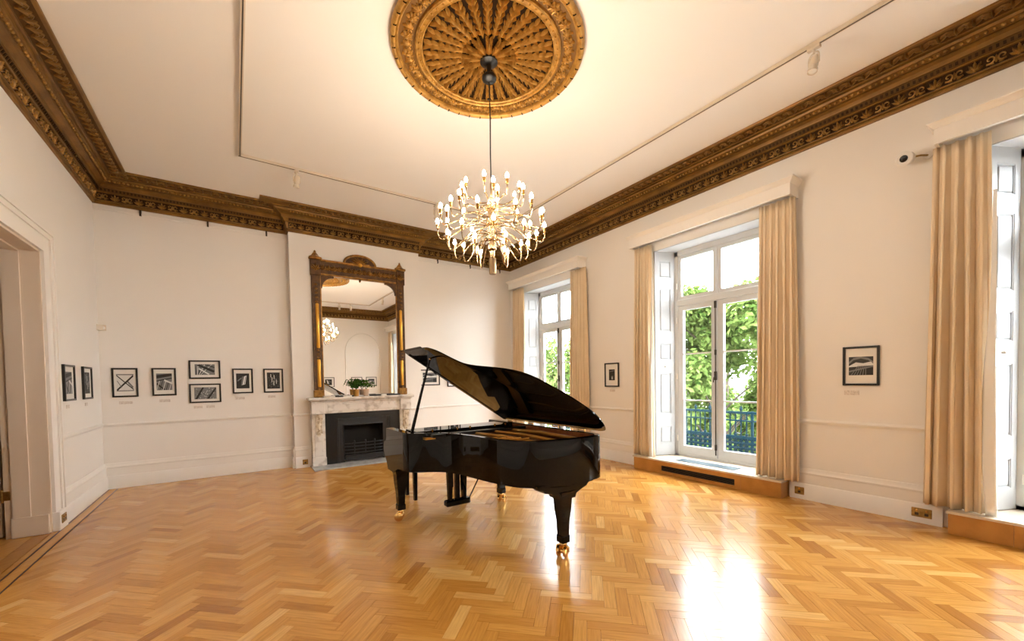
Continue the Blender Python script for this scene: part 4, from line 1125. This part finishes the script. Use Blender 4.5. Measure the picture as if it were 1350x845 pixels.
def picture(wall, u, z, w, h, kind, label, mount=(0.05, 0.05), seed=1, ft=0.022, fd=0.026):
    """wall 'back'|'left'|'right'|'front'; u is the coordinate along the wall of the centre"""
    loc = {'back': (u, YB-0.002, z-h/2), 'left': (XL+0.002, u, z-h/2), 'right': (XR-0.002, u, z-h/2), 'front': (u, YF+0.002, z-h/2)}[wall]
    rz = {'back': 0, 'left': PI/2, 'right': -PI/2, 'front': PI}[wall]
    t = thing('framed_photograph', label, 'framed photograph', loc, 'black framed photographs on the walls')
    t.rotation_euler = (0, 0, rz)
    # in the frame's own space: wall at y=0, room towards -y, base at z=0
    f = MB()
    for (a0, b0, a1, b1) in ((-w/2, 0, -w/2+ft, h), (w/2-ft, 0, w/2, h), (-w/2+ft, 0, w/2-ft, ft), (-w/2+ft, h-ft, w/2-ft, h)):
        f.bbox(a0, -fd, b0, a1, 0, b1, 0.003)
    f.build('frame', M_frame, t, local=True)
    MB().box(-w/2+ft-0.001, -0.010, ft-0.001, w/2-ft+0.001, -0.002, h-ft+0.001).build('mount', M_mount, t, local=True)
    pw, ph = w - 2*ft - 2*mount[0], h - 2*ft - 2*mount[1]
    m = MB(); print_art(m, pw, ph, kind, random.Random(seed))
    o = m.build('photographic_print', [M_pale, M_grey, M_ink], t, local=True); o.location = (0, -0.0102, h/2)
def caption(wall, u, z, label, w=0.10, h=0.042):
    loc = {'back': (u, YB, z), 'left': (XL, u, z), 'right': (XR, u, z)}[wall]
    d = 0.0045
    if wall == 'back': m = MB().bbox(u-w/2, YB-d, z-h/2, u+w/2, YB-0.0005, z+h/2, 0.001)
    elif wall == 'left': m = MB().bbox(XL+0.0005, u-w/2, z-h/2, XL+d, u+w/2, z+h/2, 0.001)
    else: m = MB().bbox(XR-d, u-w/2, z-h/2, XR-0.0005, u+w/2, z+h/2, 0.001)
    tag(m.build('caption_card', M_card, base=(loc[0], loc[1], z-h/2)), label, 'caption card', 'caption cards under the photographs')
picture('left', 6.79, 1.55, 0.37, 0.42, 'arches', 'black framed photograph on the left wall, the one nearer the doorway', (0.055, 0.06), 31)
picture('left', 7.49, 1.55, 0.37, 0.42, 'dark', 'black framed photograph on the left wall, the one nearer the corner', (0.055, 0.05), 32)
picture('back', -1.344, 1.553, 0.285, 0.43, 'cross', 'upright framed photograph of crossing beams, leftmost on the back wall', (0.026, 0.066), 33)
picture('back', -0.902, 1.556, 0.285, 0.425, 'arches', 'upright framed photograph with arched ironwork, second from left on the back wall', (0.028, 0.062), 34)
picture('back', -0.397, 1.744, 0.405, 0.295, 'rays', 'wide framed photograph hanging above another wide one on the back wall', (0.052, 0.040), 35)
picture('back', -0.400, 1.364, 0.41, 0.305, 'speckle', 'wide framed photograph hanging below another wide one on the back wall', (0.040, 0.036), 36)
picture('back', 0.107, 1.552, 0.287, 0.415, 'slant', 'upright framed dark photograph with one bright slanting shape on the back wall', (0.030, 0.060), 37)
picture('back', 0.553, 1.551, 0.297, 0.415, 'dark', 'upright framed dark photograph closest to the chimney breast on the left alcove wall', (0.030, 0.045), 38)
picture('back', 3.46, 1.57, 0.46, 0.34, 'tunnel', 'framed photograph in the right alcove, partly hidden by the raised piano lid', (0.05, 0.045), 39)
picture('back', 4.02, 1.56, 0.30, 0.40, 'square', 'framed photograph in the right alcove, almost wholly behind the piano lid', (0.03, 0.05), 40)
picture('right', 4.98, 1.548, 0.33, 0.43, 'square', 'small framed dark photograph between the far and middle windows', (0.075, 0.095), 41)
picture('right', 1.470, 1.578, 0.312, 0.425, 'tunnel', 'framed photograph of a curved roof between the middle and nearest windows', (0.030, 0.09), 42)
picture('front', 3.12, 1.51, 0.44, 0.40, 'slant', 'framed photograph on the front wall, seen leftmost in the mirror', (0.07, 0.06), 43)
picture('front', 4.22, 1.51, 0.44, 0.40, 'dark', 'framed photograph on the front wall, seen in the mirror above the fern', (0.07, 0.06), 44)
picture('front', 4.82, 1.51, 0.44, 0.40, 'arches', 'framed photograph on the front wall, seen rightmost in the mirror', (0.07, 0.06), 45)
caption('left', 6.76, 1.275, 'small caption card below the left wall photograph nearer the doorway')
caption('left', 7.46, 1.275, 'small caption card below the left wall photograph nearer the corner')
caption('back', -1.345, 1.255, 'small caption card below the photograph of crossing beams', 0.15)
caption('back', -0.905, 1.265, 'small caption card below the second photograph on the back wall', 0.13)
caption('back', -0.50, 1.145, 'small caption card below the wide photographs, the left of two', 0.11)
caption('back', -0.34, 1.145, 'small caption card below the wide photographs, the right of two', 0.11)
caption('back', 0.06, 1.265, 'small caption card below the photograph with a bright slanting shape', 0.13)
caption('back', 0.52, 1.275, 'small caption card below the photograph next to the chimney breast', 0.11)
caption('right', 4.98, 1.265, 'small caption card below the photograph between the far and middle windows', 0.12)
caption('right', 1.55, 1.285, 'small caption card below the photograph of a curved roof', 0.13, 0.05)
# arched moulding on the front wall
arch = [(3.80, 0.374)] + [(3.80, 2.6)] + [(4.51 - 0.71*math.cos(PI*k/16), 2.75 + 0.80*math.sin(PI*k/16)) for k in range(17)] + [(5.22, 2.6), (5.22, 0.374)]
structure(MB().tube([(a, YF+0.010, b) for a, b in arch], 0.022, 6).build('trim_14', M_trim, smooth=50))

# ------------------------------------------------------------------ sockets, sensor, security camera
def socket(c, n, w, label):
    """brass socket plate centred at c facing n (unit axis), w wide"""
    nx, ny = n
    loc = (c[0], c[1], c[2]-0.045)
    s = thing('wall_socket', label, 'wall socket', loc, 'brass sockets on the skirting')
    s.rotation_euler = (0, 0, math.atan2(-nx, ny) + PI)
    MB().bbox(-w/2, -0.008, 0.0, w/2, -0.0003, 0.09, 0.003).build('face_plate', M_agedbrass, s, local=True)
    for sx in ((-1, 1) if w > 0.11 else (0,)):
        MB().bbox(sx*w*0.24-0.008, -0.012, 0.055, sx*w*0.24+0.008, -0.008, 0.075, 0.002).build('switch', M_brass, s, local=True)
        MB().box(sx*w*0.24-0.014, -0.0086, 0.018, sx*w*0.24+0.014, -0.0075, 0.044).build('outlet', M_darkmetal, s, local=True)
socket((XL+0.062, 6.22, 0.115), (1, 0), 0.13, 'brass socket plate beside the doorway at the left')
socket((0.985, BRY-0.042, 0.10), (0, -1), 0.085, 'brass socket plate on the chimney breast left of the fireplace')
socket((XR-0.042, 2.035, 0.10), (-1, 0), 0.10, 'brass socket plate just right of the middle window cabinet')
socket((XR-0.042, 0.985, 0.105), (-1, 0), 0.145, 'brass double socket plate next to the nearest window cabinet')
def sensor():
    s = thing('motion_sensor', 'small white motion sensor high in the left back corner', 'motion sensor', (XL+0.03, YB-0.03, 2.31))
    MB().prism([(0.001, 0.001), (0.085, 0.001), (0.06, 0.06), (0.001, 0.085)], lambda a, b, d: (XL+a, YB-b, d), 2.31, 2.39).build('body', M_track, s)
    MB().bbox(XL+0.058, YB-0.055, 2.325, XL+0.082, YB-0.025, 2.36, 0.005).build('sensor_lens', M_mount, s)
sensor()
def security_camera():
    s = thing('security_camera', 'white security camera on a short arm beside the nearest pelmet', 'security camera', (XR, 0.97, 3.52))
    MB().lathe([(0, 0), (0.035, 0.002), (0.035, 0.015), (0, 0.02)], 14, (XR-0.021, 0.97, 3.60), axis='x').build('wall_plate', M_plastic, s, 40)
    MB().tube([(XR-0.018, 0.97, 3.60), (5.54, 1.01, 3.60), (5.49, 1.075, 3.592)], 0.009, 8).build('arm', M_agedbrass, s, 50)
    d = Vector((-0.80, -0.28, -0.28)).normalized(); d = Vector((-1.0, 0.10, -0.25)).normalized()
    b = MB().lathe([(0.0, -0.075), (0.040, -0.072), (0.060, -0.055), (0.066, 0.01), (0.068, 0.040), (0.050, 0.050), (0.040, 0.042)], 18).build('housing', M_plastic, s, 40)
    b.rotation_mode = 'QUATERNION'; b.rotation_quaternion = d.to_track_quat('Z', 'Y'); b.location = Vector((5.46, 1.10, 3.585)) - wloc(s)
    for v in b.data.vertices: v.co += wloc(s)
    MB().lathe([(0.0, 0.047), (0.030, 0.044), (0.034, 0.040)], 16).build('lens', M_lens, b, 50, local=True)
security_camera()

# ------------------------------------------------------------------ grand piano
def offset_line(pts, d):
    out = []
    n = len(pts)
    for i in range(n):
        a = Vector(pts[max(0, i-1)]); b = Vector(pts[min(n-1, i+1)]); t = (b-a).normalized(); nn = Vector((-t.y, t.x))
        out.append(Vector(pts[i]) + nn*d)
    return out
def grand_piano():
    base = (2.05, 3.45, 0)
    p = thing('grand_piano', 'black lacquered grand piano with raised lid standing on the parquet', 'piano', base)
    # outline seen from above: bass side -> tail -> bent treble side (clockwise, inside on the right)
    ctrl = [(2.69, 3.86), (2.69, 3.3), (2.69, 2.75), (2.688, 2.60), (2.66, 2.51), (2.56, 2.460), (2.42, 2.452), (2.28, 2.463), (2.10, 2.497), (1.96, 2.540), (1.865, 2.625), (1.80, 2.78), (1.755, 2.97), (1.725, 3.16), (1.69, 3.35), (1.625, 3.515), (1.52, 3.61), (1.42, 3.668), (1.355, 3.73), (1.33, 3.82), (1.328, 3.86)]
    line = [Vector((q.x, q.y)) for q in smooth_path([(a, b, 0) for a, b in ctrl], 5)]
    # signed inside offset: inside is towards the piano's middle
    ins = offset_line(line, 1.0); sg = 1 if (ins[5] - Vector((2.1, 3.2))).length < (line[5] - Vector((2.1, 3.2))).length else -1
    def off(d): return offset_line(line, sg*d)
    zb, zt, th = 0.625, 1.0, 0.05
    loops = [(0.0, zb), (0.0, zt-0.006), (0.006, zt), (th-0.004, zt), (th, zt-0.004), (th, zb)]
    rm = MB(); n = len(line); k = len(loops)
    for d, z in loops: 
        for q in off(d): rm.v.append((q.x, q.y, z))
    for j in range(k):
        for i in range(n-1):
            rm.f.append((j*n+i, j*n+i+1, ((j+1) % k)*n+i+1, ((j+1) % k)*n+i)); rm.mi.append(0); rm.tone.append(.5)
    for i in (0, n-1): rm.f.append(tuple(j*n+i for j in range(k))); rm.mi.append(0); rm.tone.append(.5)
    rm.build('rim', M_black, p, 35)
    # arms with scrolled fronts carrying the keybed
    prof = [(3.855, 0.625), (3.855, 1.0), (4.345, 1.0), (4.355, 0.99), (4.358, 0.90), (4.375, 0.865), (4.43, 0.845), (4.452, 0.81), (4.455, 0.76), (4.44, 0.715), (4.405, 0.68), (4.37, 0.645), (4.345, 0.60), (4.325, 0.56), (4.14, 0.555), (4.08, 0.585), (4.0, 0.615)]
    for x0, x1 in ((1.328, 1.40), (2.622, 2.69)):
        MB().prism(prof, lambda a, b, d: (d, a, b), x0, x1).build('arm', M_black, p, 30)
    MB().box(1.40, 3.87, 0.60, 2.622, 4.42, 0.665).build('keybed', M_black, p)
    MB().bbox(1.40, 4.395, 0.665, 2.622, 4.425, 0.735, 0.006).build('key_slip', M_black, p)
    for x0, x1 in ((1.40, 1.452), (2.57, 2.622)): MB().bbox(x0, 4.18, 0.665, x1, 4.395, 0.755, 0.006).build('key_block', M_black, p)
    wk = MB(); bk = MB(); kw = (2.57-1.452)/52
    for i in range(52):
        wk.box(1.452+i*kw+0.0006, 4.19, 0.70, 1.452+(i+1)*kw-0.0006, 4.39, 0.722)
        if i % 7 in (0, 1, 3, 4, 5) and i < 51: bk.box(1.452+(i+1)*kw-0.006, 4.19, 0.722, 1.452+(i+1)*kw+0.006, 4.30, 0.735)
    wk.build('white_keys', M_ivory, p, kind='stuff'); bk.build('black_keys', M_blacksatin, p, kind='stuff')
    MB().prism([(4.185, 0.735), (4.195, 0.80), (4.150, 0.955), (4.12, 0.962), (4.12, 0.735)], lambda a, b, d: (d, a, b), 1.401, 2.621).build('fallboard', M_black, p, 30)
    # music desk folded flat between the arms, with its small supports
    desk = MB().bbox(1.46, 3.80, 0.975, 2.56, 4.115, 0.997, 0.004).build('music_desk', M_black, p)
    for x in (1.62, 1.90, 2.05, 2.36, 2.50): MB().bbox(x-0.009, 3.785, 0.985, x+0.009, 3.80, 1.012, 0.003).build('desk_knob', M_brass, desk)
    MB().box(1.40, 3.855, 0.86, 2.622, 3.90, 0.972).build('belly_rail', M_blacksatin, p)
    # inner veneer on the bass side and tail, soundboard, gilded plate with struts, strings
    ii = off(th+0.001); seg = [q for q in ii if q.x > 2.30]; vs = [(q.x, q.y, z) for z in (0.87, 0.992) for q in seg]; m = len(seg)
    MB().add(vs, [(i, i+1, m+i+1, m+i) for i in range(m-1)]).build('inner_veneer', M_innerwood, p, 40)
    ii = off(th-0.002)
    sb = MB(); ring = [(q.x, q.y) for q in ii]
    sb.prism(ring, lambda a, b, d: (a, b, d), 0.87, 0.885); sb.build('soundboard', M_sound, p)
    ip = [q for q in off(th+0.018)]
    ring2 = [(q.x, q.y) for q in off(th+0.10)]
    pl = MB(); nn = len(ip)
    for L_, z in ((ip, 0.938), (off(th+0.10), 0.950), (off(th+0.10), 0.932), (ip, 0.925)):
        for q in L_: pl.v.append((q.x, q.y, z))
    for j in range(3):
        for i in range(nn-1): pl.f.append((j*nn+i, j*nn+i+1, (j+1)*nn+i+1, (j+1)*nn+i)); pl.mi.append(0); pl.tone.append(.5)
    plate = pl.build('iron_plate', M_plate, p, 40)
    MB().box(1.46, 3.58, 0.942, 2.60, 3.78, 0.962).build('pin_block', M_plate, plate)
    for x0, y0, x1, y1 in ((1.70, 3.60, 1.93, 2.80), (1.95, 3.60, 2.10, 2.60), (2.18, 3.60, 2.28, 2.56), (2.40, 3.60, 2.50, 2.58)):
        MB().tube([(x0, y0, 0.966), ((x0+x1)/2, (y0+y1)/2, 0.978), (x1, y1, 0.958)], 0.016, 6).build('plate_strut', M_plate, plate, 50)
    st = MB()
    for i in range(60):
        x0 = 1.50 + i*0.018; x1 = x0 + 0.30*(1 - i/60.0)**1.2 + 0.02; y1 = 2.56 + 0.75*max(0, 1 - i/32.0)**1.1
        x1 = min(x1, 2.58)
        st.tube([(x0, 3.62, 0.963), (x1, y1, 0.957)], 0.0011, 3, cap=False)
    st.build('strings', M_chrome, p, kind='stuff')
    MB().bbox(1.50, 3.50, 0.965, 2.58, 3.56, 0.995, 0.006).build('damper_rail', M_blacksatin, p)
    for i in range(5): 
        x = 1.55 + i*0.035
        MB().tube([(1.80+i*0.05, 3.05-i*0.05, 0.972), (1.88+i*0.05, 2.98-i*0.05, 0.992)], 0.009, 6).build('plate_lug', M_plate, plate, 50)
    # lid: hinged on the bass side, opened
    PH = math.radians(32.5); HX, HZ = 2.692, 1.020
    def lp(u, y, d): return (HX - u*math.cos(PH) - d*math.sin(PH)*-1*-1, y, HZ + u*math.sin(PH) + d*math.cos(PH))
    lctrl = [(0.0, 2.53), (0.03, 2.455), (0.10, 2.395), (0.20, 2.35), (0.32, 2.325), (0.45, 2.33), (0.61, 2.365), (0.74, 2.42), (0.872, 2.485), (0.963, 2.58), (1.024, 2.736), (1.07, 2.97), (1.10, 3.13), (1.151, 3.268), (1.245, 3.345), (1.351, 3.405), (1.41, 3.475), (1.437, 3.56), (1.437, 3.75), (1.437, 4.12)]
    lo = [(q.x, q.y) for q in smooth_path([(a, b, 0) for a, b in lctrl], 4)] + [(0.0, 4.12)]
    lid = MB().prism(lo, lp, 0.0, 0.024).build('lid', M_black, p, 30)
    MB().prism([(0.015, 4.055), (1.425, 4.055), (1.425, 4.108), (0.015, 4.108)], lp, -0.016, -0.0005).build('lid_batten', M_black, lid)
    MB().prism([(0.015, 3.66), (1.432, 3.66), (1.432, 4.115), (0.015, 4.115)], lp, 0.026, 0.046).build('lid_flap', M_black, lid)
    for u in (0.12, 0.7, 1.3): MB().prism([(u, 4.10), (u+0.09, 4.10), (u+0.09, 4.128), (u, 4.128)], lp, 0.004, 0.040).build('flap_hinge', M_brass, lid)
    for y in (2.78, 3.16, 3.58, 3.98):
        MB().lathe([(0.0, -0.05), (0.009, -0.048), (0.009, 0.048), (0, 0.05)], 8, (2.698, y, 1.008), axis='y').build('lid_hinge', M_brass, p, 40)
    # prop stick
    top = Vector(lp(1.31, 3.74, -0.006)); bot = Vector((1.405, 3.80, 1.0))
    pr = MB().tube([bot - Vector((0, 0, 0.02)), bot + (top-bot)*0.5, top], [0.017, 0.014, 0.010], 8).build('lid_prop', M_black, p, 50)
    MB().sphere(top - Vector((0, 0, 0.006)), 0.012, 8, 6).build('prop_cup', M_brass, pr, 60)
    # legs with cuffs and brass casters
    def leg(x, y, zt_, a, tilt):
        l = MB()
        def ring(h, s): return [(x-s, y-s, h), (x+s, y-s, h), (x+s, y+s, h), (x-s, y+s, h)]
        hs = [(0.145, 0.034), (0.30, 0.040), (zt_-0.16, 0.051), (zt_-0.06, 0.057), (zt_-0.02, 0.068), (zt_, 0.078)]
        for h, s in hs: l.v += ring(h, s)
        for i in range(len(hs)-1):
            for k_ in range(4): l.f.append((i*4+k_, i*4+(k_+1) % 4, (i+1)*4+(k_+1) % 4, (i+1)*4+k_))
        l.f += [(3,2,1,0), tuple(range(len(hs)*4-4, len(hs)*4))]; l.mi = [0]*len(l.f); l.tone = [.5]*len(l.f)
        lg = l.build('leg', M_black, p)
        MB().bbox(x-0.043, y-0.043, 0.118, x+0.043, y+0.043, 0.180, 0.006).build('leg_cuff', M_black, lg)
        c = MB()
        c.lathe([(0.030, 0.118), (0.034, 0.104), (0.020, 0.096), (0.018, 0.060)], 12, (x, y, 0))
        dx, dy = math.cos(a), math.sin(a)
        for s in (-1, 1): c.tube([(x - dy*0.018*s, y + dx*0.018*s, 0.100), (x - dy*0.054*s + dx*0.016, y + dx*0.054*s + dy*0.016, 0.085), (x - dy*0.056*s + dx*0.020, y + dx*0.056*s + dy*0.020, 0.045)], 0.008, 6)
        wheel = MB().lathe([(0.0, -0.050), (0.030, -0.049), (0.046, -0.042), (0.046, -0.020), (0.034, -0.014), (0.020, -0.012), (0.020, 0.012), (0.034, 0.014), (0.046, 0.020), (0.046, 0.042), (0.030, 0.049), (0.0, 0.050)], 16, axis='x')
        wheel.xf(Matrix.Translation((x + dx*0.018, y + dy*0.018, 0.0465)) @ Matrix.Rotation(a + PI/2, 4, 'Z')); c.merge(wheel)
        c.build('caster', M_brass, lg, 40)
    leg(1.435, 4.255, 0.56, 2.6, 0); leg(2.64, 4.12, 0.60, 0.6, 0); leg(2.25, 2.555, 0.56, 3.6, 0)
    # scalloped bracket over the tail leg and the leg blocks
    br = [(-0.30, 0.640), (-0.29, 0.612), (-0.245, 0.600), (-0.225, 0.575), (-0.165, 0.565), (-0.145, 0.548), (-0.095, 0.548), (-0.078, 0.50), (0.078, 0.50), (0.095, 0.535), (0.15, 0.560), (0.175, 0.568), (0.21, 0.580), (0.235, 0.605), (0.29, 0.612), (0.32, 0.640)]
    MB().prism(br, lambda a, b, d: (2.25+a, d - 0.10*(a if a < 0 else a*0.1), b), 2.485, 2.625).build('leg_bracket', M_black, p, 30)
    # underside and its beams
    MB().prism(ring, lambda a, b, d: (a, b, d), 0.628, 0.640).build('bottom_brace', M_blacksatin, p)
    # pedal lyre
    ly = MB().bbox(1.935, 4.165, 0.058, 2.245, 4.255, 0.125, 0.012).build('lyre_box', M_black, p)
    for x in (1.995, 2.175):
        MB().prism([(-0.020, 0.125), (0.020, 0.125), (0.032, 0.40), (0.036, 0.60), (-0.036, 0.60), (-0.030, 0.40)], lambda a, b, d: (x+a, d, b), 4.185, 4.235).build('lyre_post', M_black, ly)
    MB().bbox(1.93, 4.175, 0.555, 2.24, 4.245, 0.60, 0.006).build('lyre_top', M_black, ly)
    for x in (2.05, 2.085, 2.12):
        MB().tube([(x, 4.21, 0.12), (x, 4.21, 0.60)], 0.006, 6).build('pedal_rod', M_chrome if x < 2.08 else M_black, ly, 50)
    MB().bbox(2.065, 4.18, 0.125, 2.105, 4.235, 0.60, 0.006).build('lyre_splat', M_black, ly)
    for x in (2.02, 2.09, 2.16):
        MB().tube(smooth_path([(x, 4.24, 0.085), (x, 4.30, 0.083), (x, 4.36, 0.070)], 3), [0.010]*5 + [0.016, 0.012], 8).build('pedal', M_brass, ly, 50)
    MB().tube([(2.235, 4.19, 0.115), (2.19, 3.70, 0.63)], 0.008, 6).build('lyre_brace', M_black, ly, 50)
grand_piano()

# ------------------------------------------------------------------ piano bench
def bench():
    b = thing('piano_bench', 'low black piano bench standing behind the grand piano', 'bench', (2.16, 5.0, 0))
    x0, x1, y0, y1 = 1.80, 2.52, 4.83, 5.18
    MB().bbox(x0-0.01, y0-0.01, 0.435, x1+0.01, y1+0.01, 0.485, 0.014).build('seat', M_black, b, 40)
    m = MB(); m.box(x0, y0, 0.36, x1, y0+0.022, 0.435); m.box(x0, y1-0.022, 0.36, x1, y1, 0.435); m.box(x0, y0+0.022, 0.36, x0+0.022, y1-0.022, 0.435); m.box(x1-0.022, y0+0.022, 0.36, x1, y1-0.022, 0.435)
    m.build('apron', M_black, b)
    for x, y in ((x0+0.028, y0+0.028), (x1-0.028, y0+0.028), (x0+0.028, y1-0.028), (x1-0.028, y1-0.028)):
        l = MB().prism([(-0.018, 0.002), (0.018, 0.002), (0.028, 0.434), (-0.028, 0.434)], lambda a, q, d: (x+a, y+d*1.0, q), -0.024, 0.024).build('leg', M_black, b)
        MB().lathe([(0.012, 0.0), (0.016, 0.002), (0.016, 0.03), (0.012, 0.032)], 10, (x, y, 0.0)).build('brass_ferrule', M_brass, l, 40)
bench()
